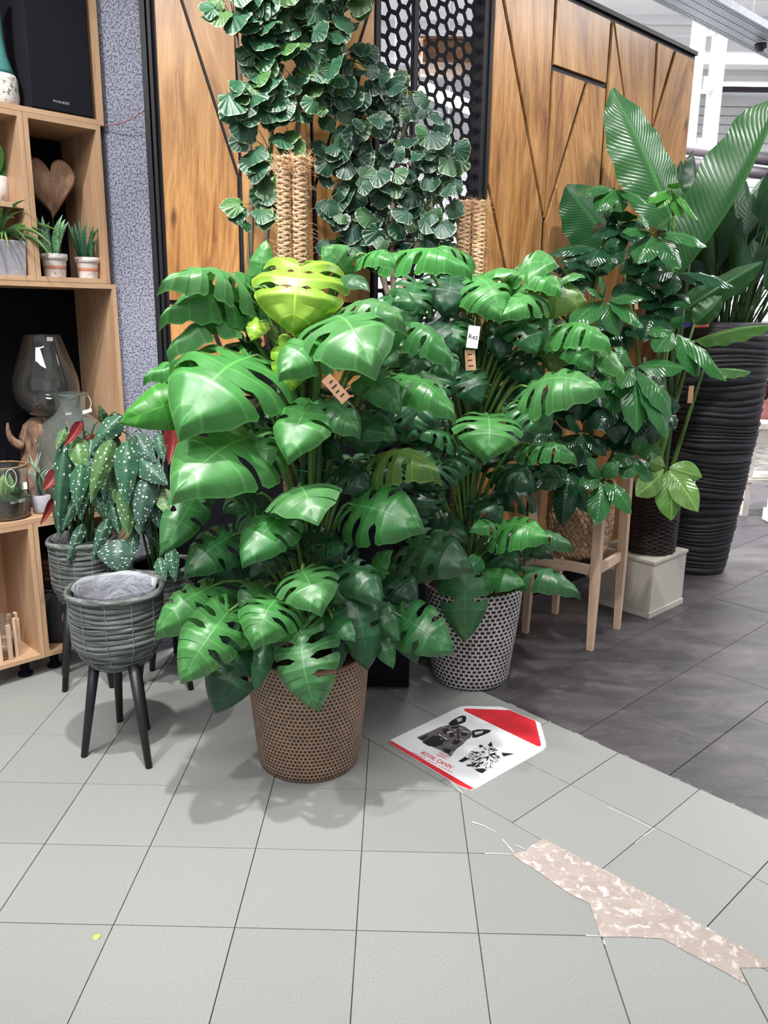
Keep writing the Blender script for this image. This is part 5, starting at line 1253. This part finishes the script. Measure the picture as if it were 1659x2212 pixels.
for hx, hy in ((1215, 690), (1250, 760), (1340, 700), (1395, 800), (1290, 750), (1210, 860), (1300, 860), (1420, 880), (1240, 980), (1160, 1000), (1350, 930), (1400, 560), (1260, 560), (1430, 640), (1340, 480)):
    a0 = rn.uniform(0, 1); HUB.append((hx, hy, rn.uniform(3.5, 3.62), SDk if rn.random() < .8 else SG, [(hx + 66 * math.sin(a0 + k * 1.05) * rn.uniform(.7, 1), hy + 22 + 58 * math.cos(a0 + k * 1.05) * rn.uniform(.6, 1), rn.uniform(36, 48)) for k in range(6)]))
for hx, hy, hd, col, tips in HUB:
    h = at(hx, hy, hd); q = min([p for p in TP if p.z < h.z + .04] or TP, key=lambda v: (v - h).length + abs(v.z - (h.z - .1)))
    MB().tube(curve(q, (q + h) / 2 + ZV * .05, h, 6), [.005, .0045, .004, .0038, .0035, .0032, .003], 6).build('stalk', M['stem_green'], sch)
    for tx, ty, w in tips:
        tp = at(tx, ty, hd - rn.uniform(.02, .10)); p0 = h + (tp - h) * .08
        nh = Vector(((tx - hx) * .004, -.75, .75)) if col != SL else Vector((.1, -1, .1))
        put_leaf(SCH[rn.randrange(3)], p0, tp, pxm(w * 1.15, hd), sch, col, nh)
c = at(1374, 655, 3.42); MB().box(c, (.014, .002, .05), (Vector((.98, 0, .17)), Vector((0, 1, 0)), Vector((-.17, 0, .98)))).build('label_tag', M['kraft'], sch)

# ================================================================== WHITE BOX, DARK WICKER BASKET WITH BANANA-LEAF PLANT
fx, fr_, flx = fl(1406, 1337), fl(1470, 1300), fl(1270, 1300)
bcx = Vector((1.352, 4.02, 0)); sb = .352; hbx = .285
box = thing('display_box', 'cream display box with ribbed side under the dark wicker basket', 'box', bcx)
MB().box(bcx + ZV * (hbx / 2), (sb - .012, sb - .012, hbx - .004), V3).build('body', M['cream'] if 'cream' in M else M['cream'], box)
MB().box(bcx + ZV * (hbx + .006), (sb, sb, .014), V3).build('lid', M['cream'], box); 
MB().box(bcx + ZV * .014, (sb, sb, .028), V3).build('base_strip', M['cream'], box)
for k in range(30):
    MB().box(bcx - WD * (sb / 2 - .005) + WN * (-.158 + .0109 * k) + ZV * (hbx / 2 + .008), (.006, .006, hbx - .05), V3).build('rib', M['cream'], box)
wz = hbx + .0135; wc = Vector((1.388, 4.0, 0))
ban = thing('potted_strelitzia', 'banana-leaved plant in dark wicker basket on the cream box', 'plant', wc + ZV * wz)
MB().lathe([(.115, wz), (.122, wz + .33), (.112, wz + .33), (.11, wz + .28), (.001, wz + .27)], wc, 32).build('basket', M['black_matte'], ban)
b = MB(); rn = random.Random(6)
for k in range(30):
    z = wz + .006 + k * .0112; ph = (k % 2) * math.pi / 14; b.tube([wc + Vector(((.122 + .007 * k / 30 + .0065 * math.sin(14 * a + ph * 14 + math.pi * (k % 2)) + rn.uniform(-.0015, .0015)) * math.cos(a), (.122 + .007 * k / 30 + .0065 * math.sin(14 * a + math.pi * (k % 2))) * math.sin(a), z + rn.uniform(-.001, .001))) for a in [2 * math.pi * j / 56 for j in range(56)]], .0058, 5, closed=True)
o = b.build('wicker_weave', M['dark_wicker'], ban); o['kind'] = 'stuff'
for sgn in (-1, 1):
    hc = wc + (SD * .0 + Vector((1, 0, 0)) * .128 * sgn) + ZV * (wz + .33); MB().tube([hc + Vector((0, .05 * math.cos(a), .055 * math.sin(a))) for a in [math.pi * k / 12 for k in range(13)]], .009, 7).build('handle', M['dark_wicker'], ban)
BNL = [ # base, tip, width, depth base/tip, col, mesh, normal, stalk foot offset
 ((1462, 500), (1322, 192), 118, 3.86, 3.92, (.035, .14, .042), 0, (.2, -1, .1)), ((1345, 568), (1222, 402), 118, 3.96, 3.88, (.024, .10, .036), 0, (-.1, -.9, .35)), ((1452, 620), (1690, 205), 118, 3.80, 3.72, (.030, .105, .036), 1, (.55, -.8, .2)),
 ((1500, 735), (1665, 702), 34, 3.82, 3.70, (.06, .18, .03), 1, (0, -.6, .8)), ((1478, 668), (1648, 566), 52, 3.86, 3.78, (.03, .10, .035), 1, (.2, -.8, .5)), ((1520, 800), (1622, 803), 28, 3.80, 3.74, (.06, .17, .04), 1, (0, -.5, .9)), ((1470, 690), (1570, 615), 70, 3.9, 3.84, (.04, .12, .045), 0, (.1, -1, .0)), ((1500, 700), (1560, 640), 50, 3.84, 3.8, (.04, .12, .045), 1, (.1, -1, .2)), ((1490, 560), (1475, 410), 60, 3.98, 4.0, (.02, .075, .032), 0, (.3, -1, .1)), ((1410, 620), (1380, 500), 70, 4.0, 4.0, (.016, .06, .026), 0, (.1, -1, .2)), ((1500, 470), (1497, 325), 34, 4.0, 4.02, (.02, .075, .03), 1, (.5, -1, .1))]
for k, (b0, tp, w, Yb, Yt, col, mi, nh) in enumerate(BNL):
    p0, p1 = at(*b0, Yb), at(*tp, Yt); put_leaf(BAN[mi], p0, p1, pxm(w, Yb), ban, col, nh)
    f0 = wc + Vector((.05 * math.cos(k * 1.3), .05 * math.sin(k * 1.3), wz + .27)); mid = Vector(((f0.x + p0.x) / 2 + .01, (f0.y + p0.y) / 2, f0.z + (p0.z - f0.z) * .6))
    MB().tube(curve(f0, mid, p0, 8), [.013, .0125, .012, .011, .010, .009, .008, .007, .006], 8).build('stalk', M['stem_green'] if k % 2 else M['stem_dark'], ban)
c = at(1492, 852, 3.74); MB().box(c, (.024, .002, .08), (Vector((1, 0, .08)).normalized(), Vector((0, 1, 0)), ZV)).build('label_tag', M['kraft'], ban)
c = at(1497, 1045, 3.90); MB().box(c, (.02, .002, .10), (Vector((1, 0, 0)), Vector((0, 1, 0)), ZV)).build('label_tag', M['paper_white'], ban)

# ================================================================== TALL BLACK VASE WITH PADDLE LEAVES
vc = Vector((1.89, 4.66, 0))
tv = thing('tall_vase_plant', 'tall ridged black vase filled with upright paddle-leaved plant', 'plant', vc)
rn = random.Random(12); prof = [(.17, 0), (.18, .006)]
z = .02; 
while z < 1.43:
    f = z / 1.45; R = np.interp(f, [0, .15, .4, .65, .85, .95, 1], [.178, .205, .245, .272, .280, .272, .258]); d = rn.uniform(.014, .05)
    prof += [(R + rn.uniform(0, .008), z), (R + .011 + rn.uniform(-.003, .004), min(z + d * .75, 1.44)), (R + .002, min(z + d * .97, 1.445))]; z += d
prof += [(.262, 1.452), (.255, 1.458), (.240, 1.455), (.235, 1.40), (.001, 1.39)]
MB().lathe(prof, vc, 72, jit=lambda r, z, a: (r * (1 + .006 * math.sin(2 * a + z * 9)), z + (.012 * math.sin(a + z * 7) + .006 * math.sin(3 * a + z * 15)) * min(1, z * 8) * (1 if z < 1.40 else .2))).build('vase', M['ridged'], tv)
MB().lathe([(.236, 1.405), (.001, 1.41)], vc, 30).build('soil', M['soil'], tv)
rn = random.Random(40)
for k in range(125):
    a = rn.uniform(0, 6.28); r = .2 * math.sqrt(rn.random()); f0 = vc + Vector((math.cos(a) * r, math.sin(a) * r, 1.40)); hz = rn.uniform(.16, .62); sp_ = .55 + hz * .7
    tp = f0 + Vector((math.cos(a) * r * sp_ + rn.uniform(-.07, .07) , math.sin(a) * r * sp_ + rn.uniform(-.05, .05), hz)); L = rn.uniform(.20, .36)
    for q_ in (f0, tp):
        e_ = .17 - (q_ - WO).dot(WN)
        if e_ > 0: q_ += WN * e_
    d = (tp - f0).normalized(); dd = (d + Vector((rn.uniform(-.35, .35), rn.uniform(-.3, .3), 0))).normalized()
    put_leaf(PAD[rn.randrange(2)], tp, tp + dd * L, rn.uniform(.085, .14), tv, (.028, .085, .040) if rn.random() < .75 else (.04, .12, .04), (rn.uniform(-.8, .8), -1, rn.uniform(-.2, .3)))
    MB().tube(curve(f0, (f0 + tp) / 2 + Vector((0, 0, .02)), tp + dd * L * .1, 4), [.006, .0055, .005, .0045, .004], 5).build('stalk', M['stem_dark'], tv)
c = at(1485, 683, 4.36); MB().box(at(1482, 694, 4.30), (.045, .002, .06), (Vector((.9, 0, .3)).normalized(), Vector((0, 1, 0)), Vector((-.3, 0, .9)).normalized())).build('purple_card', M['purple_card'], tv)
MB().box(at(1517, 692, 4.31), (.075, .002, .07), (Vector((1, 0, .08)).normalized(), Vector((0, 1, 0)), ZV)).build('orange_card', M['orange_card'], tv)

# ================================================================== FLOOR SIGN
SGN = thing('floor_sign', 'white floor mat printed with a dog and a cat and red bands', 'floor sign', fl(1000, 1610))
def spoly(name, pts, mat, z0, z1, parent=SGN):
    P = [fl(x, y, 0) for x, y in pts]; b = MB(); n = len(P); b.v = [Vector((p.x, p.y, z0)) for p in P] + [Vector((p.x, p.y, z1)) for p in P]
    b.face([n - 1 - k for k in range(n)]); b.face([n + k for k in range(n)])
    for k in range(n): b.face((k, (k + 1) % n, n + (k + 1) % n, n + k))
    return b.build(name, M[mat], parent)
Z7 = lambda L_: [(820 + .24111 * x, 1480 + .24111 * y) for x, y in L_]
spoly('mat', Z7([(92, 512), (105, 495), (700, 208), (745, 195), (790, 194), (1090, 200), (1160, 225), (1400, 328), (1440, 350), (1488, 520), (1490, 560), (1465, 590), (870, 930), (840, 942), (790, 938), (700, 900), (110, 540)]), 'sign_white', .0002, .0035)
spoly('red_band', Z7([(752, 228), (770, 217), (1165, 232), (1395, 330), (1446, 540), (1440, 555), (1415, 556), (760, 238)]), 'red_print', .0034, .0040)
spoly('red_band', Z7([(92, 512), (105, 507), (850, 938), (800, 941), (700, 900), (110, 540)]), 'red_print', .0034, .0040)
dz0, dz1 = .0036, .0041
dog = spoly('dog_print', Z7([(332, 478), (440, 430), (540, 385), (620, 365), (700, 360), (770, 385), (820, 420), (830, 450), (815, 480), (780, 500), (745, 540), (700, 570), (650, 625), (640, 650), (610, 630), (540, 590), (470, 560)]), 'ink_grey', dz0, dz1)
spoly('dog_ear', Z7([(615, 355), (640, 330), (700, 295), (740, 280), (768, 284), (778, 305), (770, 335), (735, 352), (690, 362), (640, 372)]), 'ink', dz0, dz1, parent=dog)
spoly('dog_ear', Z7([(825, 418), (880, 405), (950, 405), (1000, 412), (985, 432), (930, 455), (870, 478), (830, 480)]), 'ink', dz0, dz1, parent=dog)
spoly('dog_muzzle', Z7([(380, 520), (450, 480), (520, 440), (580, 480), (610, 510), (570, 540), (500, 560), (440, 555)]), 'ink', .0040, .0044, parent=dog)
for q in ([(560, 400), (610, 395), (620, 420), (600, 450), (570, 440)], [(620, 440), (660, 435), (670, 470), (630, 480)], [(720, 430), (790, 440), (780, 465), (735, 462)], [(640, 385), (720, 375), (700, 395), (650, 400)], [(660, 500), (740, 505), (690, 545), (650, 535)], [(560, 575), (640, 585), (630, 620), (590, 612)], [(350, 490), (420, 455), (440, 465), (380, 505)], [(690, 410), (705, 405), (720, 500), (700, 505)]): spoly('dog_marking', Z7(q), 'ink', .0040, .0044, parent=dog)
for q in ([(520, 450), (530, 446), (605, 495), (600, 502)], [(600, 430), (650, 420), (655, 428), (605, 440)], [(740, 420), (800, 430), (798, 437), (742, 428)], [(690, 310), (740, 300), (735, 330), (700, 340)], [(850, 430), (930, 418), (920, 440), (855, 455)]): spoly('dog_highlight', Z7(q), 'print_grey', .0044, .0046, parent=dog)
M['cat_white'] = plain('cat_white', (.66, .65, .68), .5, .3, 0, .05, 30, 0)
cat_ = spoly('cat_print', Z7([(700, 690), (770, 645), (805, 610), (850, 575), (895, 545), (950, 560), (1000, 510), (1022, 560), (1025, 585), (1080, 610), (1150, 615), (1212, 622), (1150, 650), (1105, 672), (1080, 705), (1040, 735), (985, 745), (965, 775), (925, 808), (870, 785), (820, 745), (745, 705)]), 'cat_white', dz0, dz1)
rn = random.Random(3)
for k in range(120):
    cx_, cy_ = rn.uniform(760, 1070), rn.uniform(575, 760); 
    if not inside([(720, 690), (900, 560), (1010, 560), (1090, 640), (1040, 730), (930, 795), (800, 730)], cx_, cy_): continue
    a = math.atan2(cy_ - 640, cx_ - 980) + rn.uniform(-.5, .5); l_, w_ = rn.uniform(12, 34), rn.uniform(2.5, 7)
    dx, dy = math.cos(a), math.sin(a); spoly('cat_stripe', Z7([(cx_ - dx * l_, cy_ - dy * l_ * .7), (cx_ - dy * w_, cy_ + dx * w_), (cx_ + dx * l_, cy_ + dy * l_ * .7), (cx_ + dy * w_, cy_ - dx * w_)]), 'ink', .0040, .0044, parent=cat_)
for k in range(90):
    cx_, cy_ = rn.uniform(340, 820), rn.uniform(375, 640)
    if not inside([(350, 480), (620, 372), (760, 390), (810, 440), (740, 530), (640, 635), (500, 565)], cx_, cy_): continue
    a = math.radians(28) + rn.uniform(-.5, .5) + (1.2 if cy_ > 520 else 0); l_, w_ = rn.uniform(10, 26), rn.uniform(1.5, 4); dx, dy = math.cos(a), math.sin(a)
    spoly('dog_fur', Z7([(cx_ - dx * l_, cy_ - dy * l_ * .7), (cx_ - dy * w_, cy_ + dx * w_), (cx_ + dx * l_, cy_ + dy * l_ * .7), (cx_ + dy * w_, cy_ - dx * w_)]), rn.choice(('ink', 'ink', 'print_grey')), .0044, .0046, parent=dog)
for q in ([(890, 545), (915, 545), (930, 560), (895, 572)], [(970, 545), (1000, 515), (1012, 560), (985, 560)], [(1090, 615), (1205, 624), (1110, 650)], [(705, 690), (770, 650), (790, 680), (735, 702)], [(850, 760), (930, 755), (960, 770), (920, 800), (880, 785)], [(905, 605), (935, 600), (930, 625)], [(1010, 620), (1045, 622), (1030, 640)], [(950, 650), (975, 648), (965, 668)]): spoly('cat_stripe', Z7(q), 'ink', .0040, .0044, parent=cat_)
xa = fl(*Z7([(390, 620)])[0]); xb = fl(*Z7([(632, 742)])[0]); xd = (xb - xa); tl = xd.length; xd.normalize(); yd = Vector((-xd.y, xd.x, 0)); cm_ = (xa + xb) / 2
place_text('lettering', 'ROYAL CANIN', .030, Vector((cm_.x, cm_.y, .0042)) , xd, yd, M['red_print'], SGN, tl / .178)
cc = fl(*Z7([(556, 650)])[0]); 
for k in range(6):
    for r in range(2 if k % 5 else 1):
        p = cc + xd * ((k - 2.5) * .0085) + yd * (.006 + .008 * r + .004 * abs(k - 2.5)); b = MB().lathe([(.0026, .0036), (.0026, .0042), (.0003, .0042)], p, 8); b.build('crown_dot', M['red_print'], SGN)
MB().box(Vector((cc.x, cc.y, .0040)) - yd * .001, (.044, .0025, .0008), (xd, yd, ZV)).build('crown_bar', M['red_print'], SGN)
for k in range(18):
    if k in (6, 11): continue
    MB().box(Vector((cm_.x, cm_.y, .0040)) + xd * (-.085 + k * .0098) - yd * .0205, (.006, .003, .0006), (xd, yd, ZV)).build('small_print', M['red_print'], SGN)
# fallen leaf on the tiles
p = fl(209, 2024); lf = MB(); N = 20
lf.v = [Vector((p.x, p.y, .004))] + [Vector((p.x + .0085 * math.cos(2 * math.pi * k / N), p.y + .010 * math.sin(2 * math.pi * k / N), .0012 + .0012 * math.cos(4 * math.pi * k / N))) for k in range(N)]
for k in range(N): lf.face((0, 1 + k, 1 + (k + 1) % N), None, 0, True)
fo = lf.build('fallen_leaf', M['yellow_green'], o=(p.x, p.y, 0)); tag(fo, 'small round pale green leaf fallen on the floor tiles', 'leaf')

# ================================================================== HALL BEYOND
def lamp_row(label, a, b_, r=.02, mat='lamp_light'):
    a, b_ = Vector(a), Vector(b_); t = thing('tube_lamp', label, 'lamp', (a + b_) / 2); MB().tube([a, b_], r, 10).build('tube', M[mat], t); d = (b_ - a).normalized()
    s = Vector((-d.y, d.x, 0)).normalized(); MB().box((a + b_) / 2 + ZV * (r * 1.9), ((b_ - a).length, r * 3, r * 1.4), (d, s, d.cross(s))).build('housing', M['white_paint'], t)
    for q in (a, b_): MB().tube([q + ZV * r, Vector((q.x, q.y, 4.2))], .003, 5).build('hanger_wire', M['galv'], t)
    return t
lamp_row('bright tube lamp seen through the hexagon screen', at(822, 165, 5.2), at(1030, 246, 6.2), .022)
lamp_row('second bright tube lamp lower behind the hexagon screen', at(850, 400, 6.5), at(960, 560, 7.2), .02, 'hall_lamp')
hs = thing('wooden_cabinet', 'brown wooden wall cabinet seen through the hexagon screen', 'cabinet', at(1000, 130, 5.4))
q = at(985, 128, 5.4); MB().box(q, (.42, .3, .12)).build('body', M['teak'], hs); MB().box(q + Vector((0, 0, .068)), (.46, .34, .012)).build('top', M['teak'], hs)
# cable tray
ta, tb_ = fl(1495, 8, 3.36), fl(1700, 118, 3.36); td = (tb_ - ta); ta = ta - td * .4; td = (tb_ - ta); tl = td.length; td.normalize(); ts = Vector((-td.y, td.x, 0)).normalized(); tn = td.cross(ts)
tray = thing('cable_tray', 'perforated galvanised cable tray hanging under the hall ceiling', 'cable tray', (ta + tb_) / 2)
mid = (ta + tb_) / 2
MB().box(mid, (tl, .27, .004), (td, ts, tn)).build('tray_base', M['galv'], tray)
for s in (-1, 1): MB().box(mid + ts * .135 * s + tn * .02, (tl, .003, .045), (td, ts, tn)).build('side_flange', M['galv'], tray)
b = MB()
for k in range(int(tl / .03)):
    for s in (-.115, -.095, -.03, .03, .095, .115): b.box(ta + td * (.02 + k * .03) + ts * s - tn * .0026, (.014, .005, .0012), (td, ts, tn))
o = b.build('slots', M['black_matte'], tray); o['kind'] = 'stuff'
cp_ = mid + td * (tl * .28) - tn * .02; MB().lathe([(.02, -.05), (.03, -.03), (.04, -.028), (.04, 0)], cp_, 16).build('camera_dome', M['black_leg'], tray)
for k in (-.3, .2): MB().tube([mid + td * (tl * k) + tn * .01, mid + td * (tl * k) + ZV * .5], .004, 6).build('hanger_rod', M['galv'], tray)
# white ladder-like post
PY = 6.4
post = thing('white_post_frame', 'white-painted ladder-shaped timber post frame behind the wall end', 'post', at(1530, 320, PY))
def stile(xt, xb): 
    a, b_ = at(xt, 40, PY), at(xb, 312, PY); a.z = 4.2; x = (at(xt, 40, PY).x + at(xb, 312, PY).x) / 2
    MB().box((x, PY + .07, (4.2 + .0) / 2), (.055, .16, 4.2)).build('stile', M['white_paint'], post); return x
xa_, xb_ = stile(1517, 1496), stile(1564, 1542)
for yy in (50, 178, 311, 440): zz = at(1530, yy, PY).z; MB().box(((xa_ + xb_) / 2, PY + .07, zz), (xb_ - xa_ - .055, .13, .085)).build('rung', M['white_paint'], post)
q0, q1 = at(1480, 322, 6.0), at(1560, 332, 5.7)
pr = thing('roller_tube', 'pair of dark horizontal tubes below the white post frame', 'pipe', (q0 + q1) / 2)
for dz in (0, -.085): MB().tube([q0 + ZV * dz - (q1 - q0) * .5, q1 + ZV * dz + (q1 - q0) * 2.2], .036, 14).build('tube', M['dark_pipe'], pr)
# white shelving and table at the right edge
def hbox(nm, p, size, mat, parent): return MB().box(p, size).build(nm, M[mat], parent)
wt = thing('white_side_table', 'whitewashed table with a gourd on it at the right edge', 'table', fl(1612, 1112)); w0 = fl(1612, 1112)
zt = at(1615, 912, w0.y).z
hbox('top', w0 + Vector((.22, .12, zt - .02)), (.62, .42, .04), 'white_wash', wt); hbox('apron', w0 + Vector((.22, -.06, zt - .09)), (.55, .02, .10), 'white_wash', wt); hbox('lower_shelf', w0 + Vector((.22, .12, .28)), (.55, .36, .025), 'white_wash', wt)
for sx in (-.03, .47):
    for sy in (0, .26): hbox('leg', w0 + Vector((sx, sy - .02, zt / 2 - .02)), (.045, .045, zt - .04), 'white_wash', wt)
gp = at(1629, 900, w0.y - .0); gp.y = w0.y + .02; gd = thing('gourd', 'small orange and dark green gourd on the white table', 'gourd', Vector((gp.x, gp.y, zt)))
MB().ball(Vector((gp.x, gp.y, zt + .04)), .045, 12, sq=(1, 1, .88)).build('body', M['gourd_orange'], gd); MB().lathe([(.044, .043), (.036, .068), (.018, .084), (.008, .09), (.006, .105), (.001, .106)], (gp.x, gp.y, zt), 18).build('cap', M['gourd_dark'], gd)
w2 = fl(1668, 1125)
cb = thing('white_cabinet', 'white panelled cabinet with curved plinth at the right edge', 'cabinet', w2)
hbox('body', w2 + Vector((.22, .0, .62)), (.5, .1, 1.10), 'white_paint', cb); hbox('plinth', w2 + Vector((.22, -.02, .05)), (.56, .12, .09), 'white_paint', cb); hbox('stile', w2 + Vector((-.01, -.055, .62)), (.05, .012, 1.08), 'white_paint', cb); hbox('cornice', w2 + Vector((.22, -.01, 1.18)), (.54, .14, .04), 'white_wash', cb)
dp = at(1652, 760, w0.y + .25); dr = thing('dried_flowers', 'dark red dried flowers in rosy pot at the right edge', 'flowers', Vector((dp.x + .05, dp.y, zt)))
MB().lathe([(.08, zt), (.10, zt + .14), (.09, zt + .15)], (dp.x + .05, dp.y, 0), 20).build('pot', M['rose_pot'], dr)
rn = random.Random(9)
for k in range(70):
    p = Vector((dp.x + .05 + rn.uniform(-.14, .14), dp.y + rn.uniform(-.12, .12), zt + rn.uniform(.16, .62))); MB().ball(p, rn.uniform(.02, .04), 5, sq=(1, 1, .7)).build('flower_head', M['dried'], dr)
for k in range(10): p = Vector((dp.x + .05, dp.y, zt + .12)); MB().tube([p, p + Vector((rn.uniform(-.12, .12), rn.uniform(-.1, .1), rn.uniform(.3, .45)))], .003, 5).build('stalk', M['stem_brown'], dr)
